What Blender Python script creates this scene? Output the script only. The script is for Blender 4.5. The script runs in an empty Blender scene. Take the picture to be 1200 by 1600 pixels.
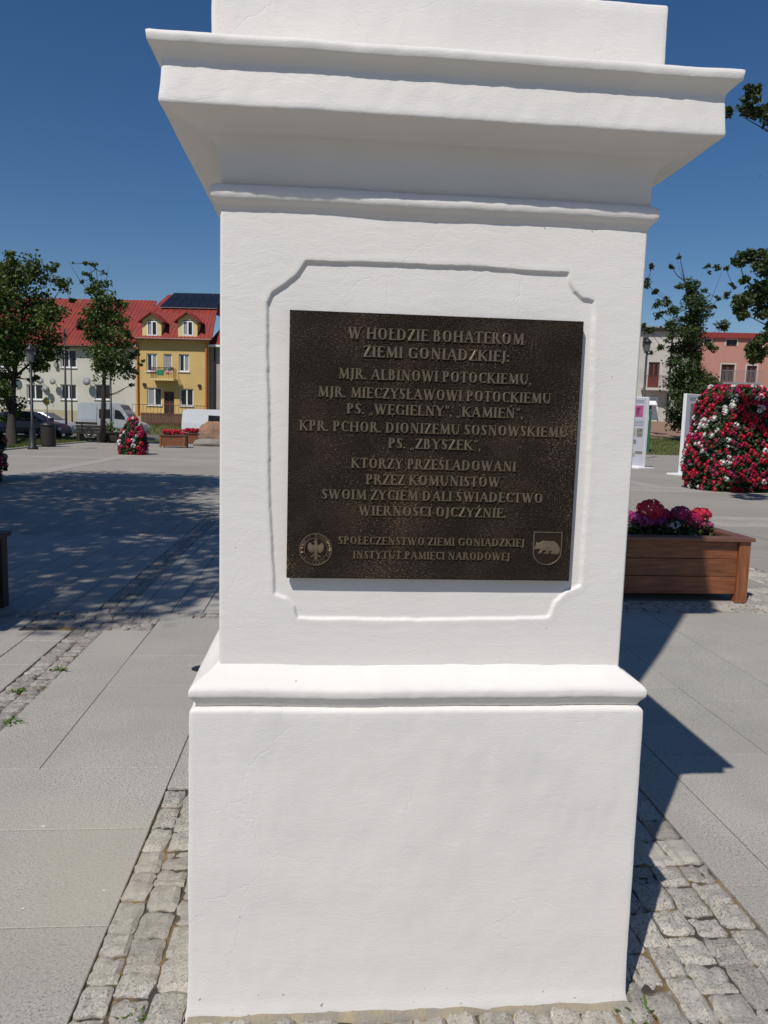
import bpy, bmesh, math, random
import numpy as np
from mathutils import Vector, Matrix, noise
R = math.radians
random.seed(7)
rng = np.random.default_rng(7)
scene = bpy.context.scene
col = scene.collection

# ---------------------------------------------------------------- camera
CX, CD, YAW, PIT, ROL, FPX = -0.26403, 1.83182, 0.08439, 0.11923, 0.02827, 1190.478
CH = 1.5
f0 = Vector((math.sin(YAW)*math.cos(PIT), math.cos(YAW)*math.cos(PIT), -math.sin(PIT)))
r0 = Vector((math.cos(YAW), -math.sin(YAW), 0.0)); u0 = r0.cross(f0)
rr = r0*math.cos(ROL) + u0*math.sin(ROL); uu = u0*math.cos(ROL) - r0*math.sin(ROL)
CAM = Vector((CX, -CD, CH))
cd = bpy.data.cameras.new('camera'); camo = bpy.data.objects.new('camera', cd); col.objects.link(camo)
m = Matrix.Identity(4)
for i in range(3):
    m[i][0] = rr[i]; m[i][1] = uu[i]; m[i][2] = -f0[i]; m[i][3] = CAM[i]
camo.matrix_world = m
cd.sensor_fit = 'VERTICAL'; cd.sensor_height = 24.0; cd.lens = FPX/1600*24
cd.clip_start = 0.02; cd.clip_end = 3000
scene.camera = camo
# ---------------------------------------------------------------- light
SUN_AZ, SUN_EL = R(180+34.2), R(53)         # clockwise from +Y
w = bpy.data.worlds.new('World'); scene.world = w; w.use_nodes = True
nt = w.node_tree; nt.nodes.clear()
sky = nt.nodes.new('ShaderNodeTexSky'); sky.sky_type = 'NISHITA'; sky.sun_disc = False
sky.sun_elevation = SUN_EL; sky.sun_rotation = SUN_AZ
sky.altitude = 120; sky.air_density = 1.0; sky.dust_density = 0.35; sky.ozone_density = 1.6
bg = nt.nodes.new('ShaderNodeBackground'); bg.inputs[1].default_value = 0.063
wo = nt.nodes.new('ShaderNodeOutputWorld')
hs = nt.nodes.new('ShaderNodeHueSaturation'); hs.inputs['Saturation'].default_value = 1.30
nt.links.new(sky.outputs[0], hs.inputs['Color']); tn = nt.nodes.new('ShaderNodeMix'); tn.data_type = 'RGBA'; tn.blend_type = 'MULTIPLY'; tn.inputs[0].default_value = 1.0
tn.inputs[7].default_value = (0.98, 1.0, 1.10, 1); nt.links.new(hs.outputs[0], tn.inputs[6]); nt.links.new(tn.outputs[2], bg.inputs[0]); nt.links.new(bg.outputs[0], wo.inputs[0])
sd = bpy.data.lights.new('sun', 'SUN'); sd.energy = 3.95; sd.angle = R(0.5); sd.color = (1.0, 0.955, 0.89)
so = bpy.data.objects.new('sun', sd); col.objects.link(so)
sdir = Vector((math.sin(SUN_AZ)*math.cos(SUN_EL), math.cos(SUN_AZ)*math.cos(SUN_EL), math.sin(SUN_EL)))
so.rotation_euler = sdir.to_track_quat('Z', 'Y').to_euler(); so.location = sdir*40
scene.view_settings.view_transform = 'Standard'; scene.view_settings.look = 'None'
scene.view_settings.exposure = 0.0; scene.view_settings.gamma = 1.0
scene.view_settings.use_curve_mapping = False
scene.render.engine = 'CYCLES'
scene.cycles.max_bounces = 6; scene.cycles.diffuse_bounces = 4

# ---------------------------------------------------------------- measuring helpers (real world points)
def ray(px, py):
    return rr*((px-600)/FPX) - uu*((py-800)/FPX) + f0
def gp(px, py, z=0.0):
    d = ray(px, py); return CAM + d*((z-CAM.z)/d.z)
def at(px, py, Y):
    d = ray(px, py); return CAM + d*((Y-CAM.y)/d.y)
def pxm(Y):                                   # metres per photograph pixel at depth Y
    return (Y+CD)/FPX
def smooth(a, b, x):
    t = min(1, max(0, (x-a)/(b-a))); return t*t*(3-2*t)
def terrain(x, y):
    l = 0.6*smooth(52, 63, y)
    r = 0.75*smooth(37, 50, y) + 1.35*smooth(50, 62, y)
    k = smooth(0, 9, x)
    return l*(1-k) + r*k

# ---------------------------------------------------------------- materials
MATS = {}
def mat(name, color, rough=0.8, c2=None, scale=5.0, detail=3.0, bump=0.0, bscale=30.0, bdist=0.01, metal=0.0,
        spec=0.5, contrast=(0.35, 0.65), speck=None, trans=0.0, stretch=None, coords='Object', isl=0.0, emit=None):
    if name in MATS: return MATS[name]
    M = bpy.data.materials.new(name); M.use_nodes = True; n = M.node_tree; N = n.nodes; L = n.links
    b = N['Principled BSDF']; b.inputs['Roughness'].default_value = rough; b.inputs['Metallic'].default_value = metal
    b.inputs['Specular IOR Level'].default_value = spec
    tc = N.new('ShaderNodeTexCoord') if coords != 'World' else N.new('ShaderNodeNewGeometry'); vec = tc.outputs[coords if coords != 'World' else 'Position']
    if stretch:
        mp = N.new('ShaderNodeMapping'); mp.inputs['Scale'].default_value = stretch
        L.new(vec, mp.inputs[0]); vec = mp.outputs[0]
    out = None
    rgb = N.new('ShaderNodeRGB'); rgb.outputs[0].default_value = (*color, 1); out = rgb.outputs[0]
    if c2:
        nz = N.new('ShaderNodeTexNoise'); nz.inputs['Scale'].default_value = scale; nz.inputs['Detail'].default_value = detail
        L.new(vec, nz.inputs['Vector'])
        mr = N.new('ShaderNodeMapRange'); mr.inputs[1].default_value = contrast[0]; mr.inputs[2].default_value = contrast[1]
        L.new(nz.outputs[0], mr.inputs[0])
        mx = N.new('ShaderNodeMix'); mx.data_type = 'RGBA'; L.new(mr.outputs[0], mx.inputs[0])
        L.new(out, mx.inputs[6]); mx.inputs[7].default_value = (*c2, 1); out = mx.outputs[2]
    if speck:
        for (sc, cc, lo, hi) in speck:
            nz = N.new('ShaderNodeTexNoise'); nz.inputs['Scale'].default_value = sc; nz.inputs['Detail'].default_value = 2
            L.new(vec, nz.inputs['Vector'])
            mr = N.new('ShaderNodeMapRange'); mr.inputs[1].default_value = lo; mr.inputs[2].default_value = hi
            L.new(nz.outputs[0], mr.inputs[0])
            mx = N.new('ShaderNodeMix'); mx.data_type = 'RGBA'; L.new(mr.outputs[0], mx.inputs[0])
            L.new(out, mx.inputs[6]); mx.inputs[7].default_value = (*cc, 1); out = mx.outputs[2]
    if isl:
        g = N.new('ShaderNodeObjectInfo') if isl > 0 else N.new('ShaderNodeNewGeometry')
        src = g.outputs['Random'] if isl > 0 else g.outputs['Random Per Island']
        mr = N.new('ShaderNodeMapRange'); mr.inputs[3].default_value = 1-abs(isl); mr.inputs[4].default_value = 1+abs(isl)
        L.new(src, mr.inputs[0])
        hs = N.new('ShaderNodeHueSaturation'); L.new(mr.outputs[0], hs.inputs['Value']); L.new(out, hs.inputs['Color']); out = hs.outputs[0]
    L.new(out, b.inputs['Base Color'])
    if bump:
        nz = N.new('ShaderNodeTexNoise'); nz.inputs['Scale'].default_value = bscale; nz.inputs['Detail'].default_value = 5
        L.new(vec, nz.inputs['Vector'])
        bp = N.new('ShaderNodeBump'); bp.inputs['Strength'].default_value = bump; bp.inputs['Distance'].default_value = bdist
        L.new(nz.outputs[0], bp.inputs['Height']); L.new(bp.outputs[0], b.inputs['Normal'])
    if trans:
        tr = N.new('ShaderNodeBsdfTranslucent'); L.new(out, tr.inputs[0])
        ms = N.new('ShaderNodeMixShader'); ms.inputs[0].default_value = trans
        L.new(b.outputs[0], ms.inputs[1]); L.new(tr.outputs[0], ms.inputs[2])
        L.new(ms.outputs[0], N['Material Output'].inputs[0])
    MATS[name] = M; return M

def stone(name, c, c2, isl=0.0, speckdark=(0.10, 0.10, 0.10), coords='World'):
    return mat(name, c, 0.75, c2, 3.0, 4, bump=0.6, bscale=95, bdist=0.003, isl=isl, coords=coords,
               speck=[(140, speckdark, 0.47, 0.70), (190, (0.52, 0.50, 0.46), 0.54, 0.72), (45, tuple(v*0.8 for v in c), 0.5, 0.75), (1.1, tuple(v*0.76 for v in c), 0.42, 0.8), (0.8, (c[0]*.97, c[1]*.94, c[2]*.90), 0.55, 0.85), (22, tuple(v*.82 for v in c), 0.62, 0.74)])
M_slab = stone('slab_granite', (0.425, 0.398, 0.345), (0.36, 0.34, 0.297), isl=0.05, speckdark=(0.13, 0.13, 0.12))
M_sett = stone('sett_granite', (0.42, 0.39, 0.335), (0.31, 0.285, 0.24), isl=0.18, speckdark=(0.09, 0.09, 0.085))
M_settr = stone('sett_granite_reddish', (0.34, 0.30, 0.265), (0.26, 0.235, 0.21), isl=0.16)
M_paver = stone('concrete_paver', (0.41, 0.38, 0.335), (0.36, 0.335, 0.295), isl=0.05, speckdark=(0.18, 0.17, 0.16))
M_bed = mat('joint_sand', (0.055, 0.048, 0.04), 0.95, (0.24, 0.16, 0.07), 5, 6, bump=0.8, bscale=120, contrast=(0.46, 0.62))
def plaza_mat():
    M = bpy.data.materials.new('plaza_paving'); M.use_nodes = True; n = M.node_tree; N = n.nodes; L = n.links
    b = N['Principled BSDF']; b.inputs['Roughness'].default_value = 0.85
    tc = N.new('ShaderNodeTexCoord')
    br = N.new('ShaderNodeTexBrick'); br.inputs['Scale'].default_value = 1.0
    br.inputs['Brick Width'].default_value = 0.4; br.inputs['Row Height'].default_value = 0.2
    br.inputs['Mortar Size'].default_value = 0.004; br.inputs['Mortar Smooth'].default_value = 0.3
    br.inputs['Color1'].default_value = (0.30, 0.275, 0.237, 1); br.inputs['Color2'].default_value = (0.283, 0.26, 0.226, 1)
    br.inputs['Mortar'].default_value = (0.225, 0.208, 0.18, 1)
    L.new(tc.outputs['Object'], br.inputs['Vector'])
    nz = N.new('ShaderNodeTexNoise'); nz.inputs['Scale'].default_value = 0.35; nz.inputs['Detail'].default_value = 8
    L.new(tc.outputs['Object'], nz.inputs['Vector'])
    mr = N.new('ShaderNodeMapRange'); mr.inputs[1].default_value = 0.3; mr.inputs[2].default_value = 0.7
    mr.inputs[3].default_value = 0.9; mr.inputs[4].default_value = 1.08; L.new(nz.outputs[0], mr.inputs[0])
    hs = N.new('ShaderNodeHueSaturation'); L.new(mr.outputs[0], hs.inputs['Value']); L.new(br.outputs[0], hs.inputs['Color'])
    L.new(hs.outputs[0], b.inputs['Base Color'])
    nz2 = N.new('ShaderNodeTexNoise'); nz2.inputs['Scale'].default_value = 120; L.new(tc.outputs['Object'], nz2.inputs['Vector'])
    bp = N.new('ShaderNodeBump'); bp.inputs['Strength'].default_value = 0.3; bp.inputs['Distance'].default_value = 0.002
    L.new(nz2.outputs[0], bp.inputs['Height']); L.new(bp.outputs[0], b.inputs['Normal'])
    return M
M_plaza = plaza_mat()
M_soil = mat('soil', (0.12, 0.10, 0.07), 0.95, (0.08, 0.09, 0.04), 2, 5)
M_grass = mat('lawn_turf', (0.085, 0.105, 0.025), 0.95, (0.14, 0.13, 0.05), 1.2, 6, bump=0.5, bscale=40, bdist=0.03)
M_blade = mat('grass_blade', (0.08, 0.12, 0.02), 0.8, (0.15, 0.15, 0.05), 1.5, 3, trans=0.3)
M_asph = mat('asphalt', (0.14, 0.135, 0.13), 0.9, (0.11, 0.108, 0.105), 3, 5)
def plaster(name, a, b2):
    M = mat(name, a, 0.62, b2, 4, 5, bump=0.22, bscale=16, bdist=0.004)
    N = M.node_tree.nodes; L = M.node_tree.links
    bp = [x for x in N if x.type == 'BUMP'][0]
    nz = N.new('ShaderNodeTexNoise'); nz.inputs['Scale'].default_value = 170; nz.inputs['Detail'].default_value = 4
    tc = [x for x in N if x.type == 'TEX_COORD'][0]
    mp = N.new('ShaderNodeMapping'); mp.inputs['Scale'].default_value = (0.45, 0.45, 1.9); L.new(tc.outputs['Object'], mp.inputs[0])
    L.new(mp.outputs[0], nz.inputs['Vector'])
    b3 = N.new('ShaderNodeBump'); b3.inputs['Strength'].default_value = 0.22; b3.inputs['Distance'].default_value = 0.0015
    L.new(nz.outputs[0], b3.inputs['Height']); L.new(bp.outputs[0], b3.inputs['Normal'])
    # small dark pits and scuffs in the paint
    vz = N.new('ShaderNodeTexNoise'); vz.inputs['Scale'].default_value = 62; vz.inputs['Detail'].default_value = 1
    L.new(tc.outputs['Object'], vz.inputs['Vector'])
    sp = N.new('ShaderNodeSeparateXYZ'); L.new(tc.outputs['Object'], sp.inputs[0])
    zf = N.new('ShaderNodeMapRange'); zf.inputs[1].default_value = 0.0; zf.inputs[2].default_value = 0.16; zf.inputs[3].default_value = 0.13; zf.inputs[4].default_value = 0.0; L.new(sp.outputs[2], zf.inputs[0])
    za = N.new('ShaderNodeMath'); za.operation = 'ADD'; L.new(vz.outputs[0], za.inputs[0]); L.new(zf.outputs[0], za.inputs[1])
    mr = N.new('ShaderNodeMapRange'); mr.inputs[1].default_value = 0.815; mr.inputs[2].default_value = 0.85; L.new(za.outputs[0], mr.inputs[0])
    mx = N.new('ShaderNodeMix'); mx.data_type = 'RGBA'; L.new(mr.outputs[0], mx.inputs[0])
    pb = N['Principled BSDF']; src = pb.inputs['Base Color'].links[0].from_socket
    L.new(src, mx.inputs[6]); mx.inputs[7].default_value = (0.34, 0.32, 0.28, 1); L.new(mx.outputs[2], pb.inputs['Base Color'])
    # fine hairline cracks and brush ridges as relief only
    dn = N.new('ShaderNodeTexNoise'); dn.inputs['Scale'].default_value = 9; dn.inputs['Detail'].default_value = 4; L.new(tc.outputs['Object'], dn.inputs['Vector'])
    va = N.new('ShaderNodeVectorMath'); va.operation = 'MULTIPLY_ADD'; va.inputs[1].default_value = (.12, .12, .12); L.new(dn.outputs['Color'], va.inputs[0]); L.new(tc.outputs['Object'], va.inputs[2])
    vo = N.new('ShaderNodeTexVoronoi'); vo.feature = 'DISTANCE_TO_EDGE'; vo.inputs['Scale'].default_value = 2.3; L.new(va.outputs[0], vo.inputs['Vector'])
    cm = N.new('ShaderNodeMapRange'); cm.inputs[1].default_value = 0.0; cm.inputs[2].default_value = 0.0045; L.new(vo.outputs['Distance'], cm.inputs[0])
    mk = N.new('ShaderNodeTexNoise'); mk.inputs['Scale'].default_value = 3.1; L.new(tc.outputs['Object'], mk.inputs['Vector'])
    mm = N.new('ShaderNodeMapRange'); mm.inputs[1].default_value = 0.50; mm.inputs[2].default_value = 0.58; L.new(mk.outputs[0], mm.inputs[0])
    mx2 = N.new('ShaderNodeMath'); mx2.operation = 'MAXIMUM'; L.new(cm.outputs[0], mx2.inputs[0]); iv = N.new('ShaderNodeMath'); iv.operation = 'SUBTRACT'; iv.inputs[0].default_value = 1; L.new(mm.outputs[0], iv.inputs[1]); L.new(iv.outputs[0], mx2.inputs[1])
    b4 = N.new('ShaderNodeBump'); b4.inputs['Strength'].default_value = 0.28; b4.inputs['Distance'].default_value = 0.0012; L.new(mx2.outputs[0], b4.inputs['Height']); L.new(b3.outputs[0], b4.inputs['Normal'])
    mp2 = N.new('ShaderNodeMapping'); mp2.inputs['Scale'].default_value = (3, 3, 30); mp2.inputs['Rotation'].default_value = (0, .12, 0); L.new(va.outputs[0], mp2.inputs[0])
    bn = N.new('ShaderNodeTexNoise'); bn.inputs['Scale'].default_value = 5; bn.inputs['Detail'].default_value = 6; L.new(mp2.outputs[0], bn.inputs['Vector'])
    b5 = N.new('ShaderNodeBump'); b5.inputs['Strength'].default_value = 0.20; b5.inputs['Distance'].default_value = 0.0022; L.new(bn.outputs[0], b5.inputs['Height']); L.new(b4.outputs[0], b5.inputs['Normal'])
    L.new(b5.outputs[0], pb.inputs['Normal'])
    return M
M_white = plaster('white_limewash', (0.735, 0.705, 0.668), (0.70, 0.672, 0.637))
M_bronze = mat('bronze_patina', (0.020, 0.014, 0.010), 0.33, (0.045, 0.029, 0.018), 9, 6, metal=0.75, contrast=(0.45, 0.8))
M_bronzel = mat('bronze_letter', (0.30, 0.235, 0.16), 0.36, (0.17, 0.13, 0.09), 22, 4, metal=0.75, bump=0.3, bscale=500, bdist=0.001)
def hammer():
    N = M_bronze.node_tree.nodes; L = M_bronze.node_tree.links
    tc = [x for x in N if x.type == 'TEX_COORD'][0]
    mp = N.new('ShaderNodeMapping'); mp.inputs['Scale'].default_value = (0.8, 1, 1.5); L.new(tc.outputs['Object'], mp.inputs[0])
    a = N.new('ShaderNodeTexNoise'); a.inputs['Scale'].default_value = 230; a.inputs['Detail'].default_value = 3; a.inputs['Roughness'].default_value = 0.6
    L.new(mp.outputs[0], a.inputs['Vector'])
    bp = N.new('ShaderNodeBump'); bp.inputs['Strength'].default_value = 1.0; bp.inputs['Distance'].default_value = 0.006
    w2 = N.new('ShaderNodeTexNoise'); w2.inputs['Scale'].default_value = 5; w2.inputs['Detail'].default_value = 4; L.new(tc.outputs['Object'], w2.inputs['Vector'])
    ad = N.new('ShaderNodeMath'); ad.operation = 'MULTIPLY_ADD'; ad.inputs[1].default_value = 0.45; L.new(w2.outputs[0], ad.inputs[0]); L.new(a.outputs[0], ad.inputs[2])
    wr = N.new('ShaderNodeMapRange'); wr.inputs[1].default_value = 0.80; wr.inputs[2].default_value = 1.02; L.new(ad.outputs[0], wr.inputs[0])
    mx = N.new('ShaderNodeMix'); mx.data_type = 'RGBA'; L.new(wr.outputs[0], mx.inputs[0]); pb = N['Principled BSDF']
    L.new(pb.inputs['Base Color'].links[0].from_socket, mx.inputs[6]); mx.inputs[7].default_value = (0.27, 0.185, 0.115, 1); L.new(mx.outputs[2], pb.inputs['Base Color'])  # lighter brown flecks on the grain: sun glints painted into the base colour
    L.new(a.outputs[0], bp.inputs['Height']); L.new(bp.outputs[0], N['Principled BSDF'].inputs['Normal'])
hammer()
M_leaf = {}
def leafmat(name, a, b, t=0.25):
    M_leaf[name] = mat(name, a, 0.55, b, 0.9, 4, trans=t, isl=-0.25); return M_leaf[name]
L_dark = leafmat('leaf_dark', (0.035, 0.062, 0.014), (0.06, 0.09, 0.018))
L_mid = leafmat('leaf_mid', (0.045, 0.08, 0.013), (0.085, 0.135, 0.02))
L_light = leafmat('leaf_light', (0.08, 0.14, 0.02), (0.06, 0.11, 0.02))
L_flower = leafmat('leaf_petunia', (0.018, 0.036, 0.012), (0.035, 0.06, 0.016))
M_bark = mat('bark', (0.042, 0.034, 0.027), 0.9, (0.026, 0.021, 0.017), 6, 5, bump=0.6, bscale=20, bdist=0.02)
M_red = mat('petal_red', (0.55, 0.012, 0.045), 0.6, trans=0.25, isl=0.15)
M_crim = mat('petal_crimson', (0.42, 0.010, 0.10), 0.6, trans=0.25, isl=0.15)
M_pink = mat('petal_magenta', (0.48, 0.045, 0.24), 0.6, trans=0.25, isl=0.15)
M_wpet = mat('petal_white', (0.78, 0.76, 0.72), 0.6, trans=0.25)
def wood(name, a, b):
    return mat(name, a, 0.5, b, 4, 6, bump=0.3, bscale=40, bdist=0.003, stretch=(1.2, 12, 12), contrast=(0.3, 0.7), isl=0.08)
M_wood = wood('stained_wood', (0.265, 0.092, 0.034), (0.115, 0.038, 0.016))
M_woodv = mat('stained_wood_upright', (0.29, 0.105, 0.038), 0.5, (0.16, 0.055, 0.022), 4, 6, bump=0.3, bscale=40, bdist=0.003, stretch=(14, 14, 1.2), isl=0.08)
M_wrim = wood('stained_wood_rim', (0.17, 0.075, 0.045), (0.11, 0.05, 0.032))
M_dwood = mat('dark_wood', (0.028, 0.019, 0.014), 0.6, (0.018, 0.013, 0.010), 5, 5)
M_iron = mat('dark_iron', (0.02, 0.02, 0.022), 0.45, spec=0.5)
M_glass = mat('window_glass', (0.022, 0.026, 0.03), 0.12, (0.015, 0.017, 0.02), 2, 2, spec=0.3)
M_curt = mat('window_curtain', (0.32, 0.32, 0.33), 0.6, (0.2, 0.2, 0.22), 20, 2)
M_wframe = mat('white_window_frame', (0.75, 0.75, 0.74), 0.5)
M_bframe = mat('red_brown_frame', (0.16, 0.035, 0.025), 0.5, (0.11, 0.03, 0.02), 10)
M_wallw = mat('cream_render', (0.60, 0.575, 0.50), 0.9, (0.50, 0.48, 0.41), 0.5, 6)
M_plinth = mat('tan_plinth', (0.44, 0.38, 0.25), 0.9, (0.38, 0.33, 0.22), 1, 4)
M_yel = mat('yellow_render', (0.60, 0.42, 0.16), 0.9, (0.54, 0.38, 0.145), 0.8, 4)
M_yeldorm = mat('pale_yellow_render', (0.66, 0.52, 0.25), 0.9)
M_roof = mat('red_sheet_roof', (0.25, 0.024, 0.014), 0.65, (0.19, 0.02, 0.012), 1.0, 4)
M_orange = mat('orange_pipe', (0.50, 0.14, 0.03), 0.5)
M_solar = mat('solar_panel', (0.012, 0.014, 0.022), 0.2, spec=0.5)
M_alu = mat('aluminium', (0.55, 0.56, 0.58), 0.35, metal=0.7)
M_pinkw = mat('pink_render', (0.50, 0.235, 0.185), 0.9, (0.44, 0.215, 0.17), 0.7, 4)
M_beige = mat('beige_render', (0.56, 0.53, 0.47), 0.9, (0.47, 0.44, 0.39), 0.7, 5)
M_redband = mat('dark_red_band', (0.26, 0.03, 0.025), 0.7)
M_grey = mat('grey_plastic', (0.25, 0.25, 0.25), 0.5)
M_brownf = mat('brown_fence', (0.13, 0.05, 0.03), 0.7, (0.09, 0.04, 0.025), 3)
M_boulder = mat('boulder_granite', (0.32, 0.17, 0.10), 0.9, (0.20, 0.13, 0.09), 2.2, 8, bump=0.8, bscale=7, bdist=0.08)
M_flat = mat('flat_stone', (0.27, 0.24, 0.20), 0.9, (0.2, 0.19, 0.17), 3, 6, bump=0.6, bscale=10, bdist=0.05)
M_brickp = mat('brick_path', (0.26, 0.15, 0.10), 0.9, (0.19, 0.13, 0.09), 1.5, 5)
M_tyre = mat('tyre', (0.015, 0.015, 0.015), 0.9)
def paint(name, c): return mat(name, c, 0.25, spec=0.6, metal=0.2)
P_blue = paint('blue_car_paint', (0.010, 0.014, 0.055)); P_silver = paint('silver_car_paint', (0.42, 0.43, 0.44))
P_white = paint('white_car_paint', (0.72, 0.73, 0.74)); P_van = paint('pale_van_paint', (0.42, 0.45, 0.47))
M_light = mat('headlight_glass', (0.5, 0.5, 0.5), 0.1, spec=0.8)
M_wind = mat('windscreen_glass', (0.13, 0.14, 0.15), 0.35, spec=0.4)
M_lant = mat('lantern_glass', (0.10, 0.10, 0.105), 0.3)
M_green = mat('green_post_paint', (0.02, 0.13, 0.06), 0.5)
M_print = mat('printed_panel', (0.48, 0.48, 0.53), 0.4); M_boardw = mat('board_white', (0.75, 0.75, 0.76), 0.5)
M_pphoto = mat('print_photo', (0.12, 0.11, 0.10), 0.5, (0.3, 0.28, 0.25), 14, 4); M_ppink = mat('print_pink', (0.35, 0.06, 0.16), 0.5, (0.4, 0.15, 0.25), 6)
M_ptext = mat('print_text', (0.22, 0.22, 0.24), 0.5); M_ptan = mat('print_tan', (0.36, 0.33, 0.30), 0.5)
M_yelsign = mat('sign_yellow', (0.6, 0.42, 0.05), 0.4)
M_cloth = mat('green_cloth', (0.02, 0.20, 0.08), 0.8)

# ---------------------------------------------------------------- mesh builder
class MB:
    def __init__(s): s.v = []; s.f = []; s.m = []
    def add(s, vs, fs, mi=0):
        b = len(s.v); s.v += [tuple(v) for v in vs]; s.f += [tuple(b+i for i in f) for f in fs]; s.m += [mi]*len(fs); return s
    def box(s, x0, x1, y0, y1, z0, z1, mi=0):
        return s.add([(x0,y0,z0),(x1,y0,z0),(x1,y1,z0),(x0,y1,z0),(x0,y0,z1),(x1,y0,z1),(x1,y1,z1),(x0,y1,z1)],
                     [(0,3,2,1),(4,5,6,7),(0,1,5,4),(1,2,6,5),(2,3,7,6),(3,0,4,7)], mi)
    def bbox(s, x0, x1, y0, y1, z0, z1, b=0.004, mi=0):     # box with chamfered top and vertical edges
        v = []
        for z, i in ((z0, 0), (z1-b, 0), (z1, b)):
            X0, X1, Y0, Y1 = x0+i, x1-i, y0+i, y1-i
            v += [(X0+b,Y0,z),(X1-b,Y0,z),(X1,Y0+b,z),(X1,Y1-b,z),(X1-b,Y1,z),(X0+b,Y1,z),(X0,Y1-b,z),(X0,Y0+b,z)]
        f = []
        for k in (0, 8):
            for i in range(8): j = (i+1) % 8; f.append((k+i, k+j, k+8+j, k+8+i))
        f.append(tuple(range(16, 24))); f.append(tuple(range(7, -1, -1)))
        return s.add(v, f, mi)
    def tube(s, pts, rad, n=8, mi=0, cap=True):
        pts = [Vector(p) for p in pts]
        if not hasattr(rad, '__len__'): rad = [rad]*len(pts)
        v = []; f = []; prev = None
        for i, p in enumerate(pts):
            d = (pts[min(i+1, len(pts)-1)] - pts[max(i-1, 0)]).normalized()
            a = prev if prev else (Vector((0,0,1)) if abs(d.z) < 0.9 else Vector((1,0,0)))
            x = (a - d*a.dot(d)).normalized(); y = d.cross(x); prev = x
            for k in range(n):
                t = 2*math.pi*k/n; v.append(p + (x*math.cos(t) + y*math.sin(t))*rad[i])
        for i in range(len(pts)-1):
            for k in range(n):
                j = (k+1) % n; f.append((i*n+k, i*n+j, (i+1)*n+j, (i+1)*n+k))
        if cap: f.append(tuple(range(n-1, -1, -1))); f.append(tuple((len(pts)-1)*n+k for k in range(n)))
        return s.add(v, f, mi)
    def lathe(s, prof, n=24, c=(0,0), mi=0):
        v = []; f = []
        for (r_, z) in prof:
            for k in range(n): t = 2*math.pi*k/n; v.append((c[0]+r_*math.cos(t), c[1]+r_*math.sin(t), z))
        for i in range(len(prof)-1):
            for k in range(n): j = (k+1) % n; f.append((i*n+k, i*n+j, (i+1)*n+j, (i+1)*n+k))
        f.append(tuple(range(n-1, -1, -1))); f.append(tuple((len(prof)-1)*n+k for k in range(n)))
        return s.add(v, f, mi)
    def prism(s, poly, y0, y1, mi=0):            # poly of (x,z) ccw seen from -y; extruded in y (y0 front)
        n = len(poly); v = [(x, y0, z) for x, z in poly] + [(x, y1, z) for x, z in poly]
        f = [tuple(range(n)), tuple(range(2*n-1, n-1, -1))]
        for i in range(n): j = (i+1) % n; f.append((i, n+i, n+j, j))
        return s.add(v, f, mi)
    def build(s, name, mats, parent=None, smooth=False, kind=None, loc=None, fix=True):
        me = bpy.data.meshes.new(name); me.from_pydata(s.v, [], s.f)
        if not isinstance(mats, (list, tuple)): mats = [mats]
        for q in mats: me.materials.append(q)
        me.polygons.foreach_set('material_index', s.m)
        if smooth: me.polygons.foreach_set('use_smooth', [True]*len(s.f))
        if fix:
            bm = bmesh.new(); bm.from_mesh(me); bmesh.ops.recalc_face_normals(bm, faces=bm.faces); bm.to_mesh(me); bm.free()
        me.update()
        return link(name, me, parent, kind, loc)
def link(name, me, parent=None, kind=None, loc=None, rot=None, scale=None):
    o = bpy.data.objects.new(name, me); col.objects.link(o)
    if parent: o.parent = parent
    if kind: o['kind'] = kind
    if loc is not None: o.location = loc
    if rot is not None: o.rotation_euler = rot
    if scale is not None: o.scale = scale
    return o
def tag(o, label, cat, group=None):
    o['label'] = label; o['category'] = cat
    if group: o['group'] = group
    return o
def thing(name, label, cat, loc=(0,0,0), rotz=0.0, group=None):
    o = bpy.data.objects.new(name, None); col.objects.link(o); o.location = loc; o.rotation_euler = (0,0,rotz)
    o.empty_display_size = 0.2
    return tag(o, label, cat, group)
def npmesh(name, V, F, mt, parent=None, kind=None, loc=None, smooth=False):
    me = bpy.data.meshes.new(name); nv, nf, k = len(V), len(F), F.shape[1]
    me.vertices.add(nv); me.vertices.foreach_set('co', V.astype(np.float32).ravel())
    me.loops.add(nf*k); me.loops.foreach_set('vertex_index', F.astype(np.int32).ravel())
    me.polygons.add(nf); me.polygons.foreach_set('loop_start', np.arange(nf, dtype=np.int32)*k)
    me.update(calc_edges=True); me.materials.append(mt)
    if smooth: me.polygons.foreach_set('use_smooth', [True]*nf)
    return link(name, me, parent, kind, loc)

# ================================================================ THE GROUND
g = MB(); S = 900
g.add([(-S,-S,-0.12),(S,-S,-0.12),(S,S,-0.12),(-S,S,-0.12)], [(0,1,2,3)])
o = g.build('ground', M_soil, kind='structure')
PX0, PX1, PY0, PY1 = -6.2, 6.0, -2.4, 10.1          # zone paved with separate pieces
g = MB(); g.box(PX0, PX1, PY0, PY1, -0.06, -0.012); bed = g.build('paving_bed', M_bed, kind='structure')
# far plaza as a sheet around the built zone
g = MB()
for x0, x1, y0, y1 in ((-60, PX0, -30, 40), (PX1, 60, -30, 40), (PX0, PX1, PY1, 40), (PX0, PX1, -30, PY0)):
    g.box(x0, x1, y0, y1, -0.06, 0.0)
plaza = g.build('plaza_paving', M_plaza, kind='structure')

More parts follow.
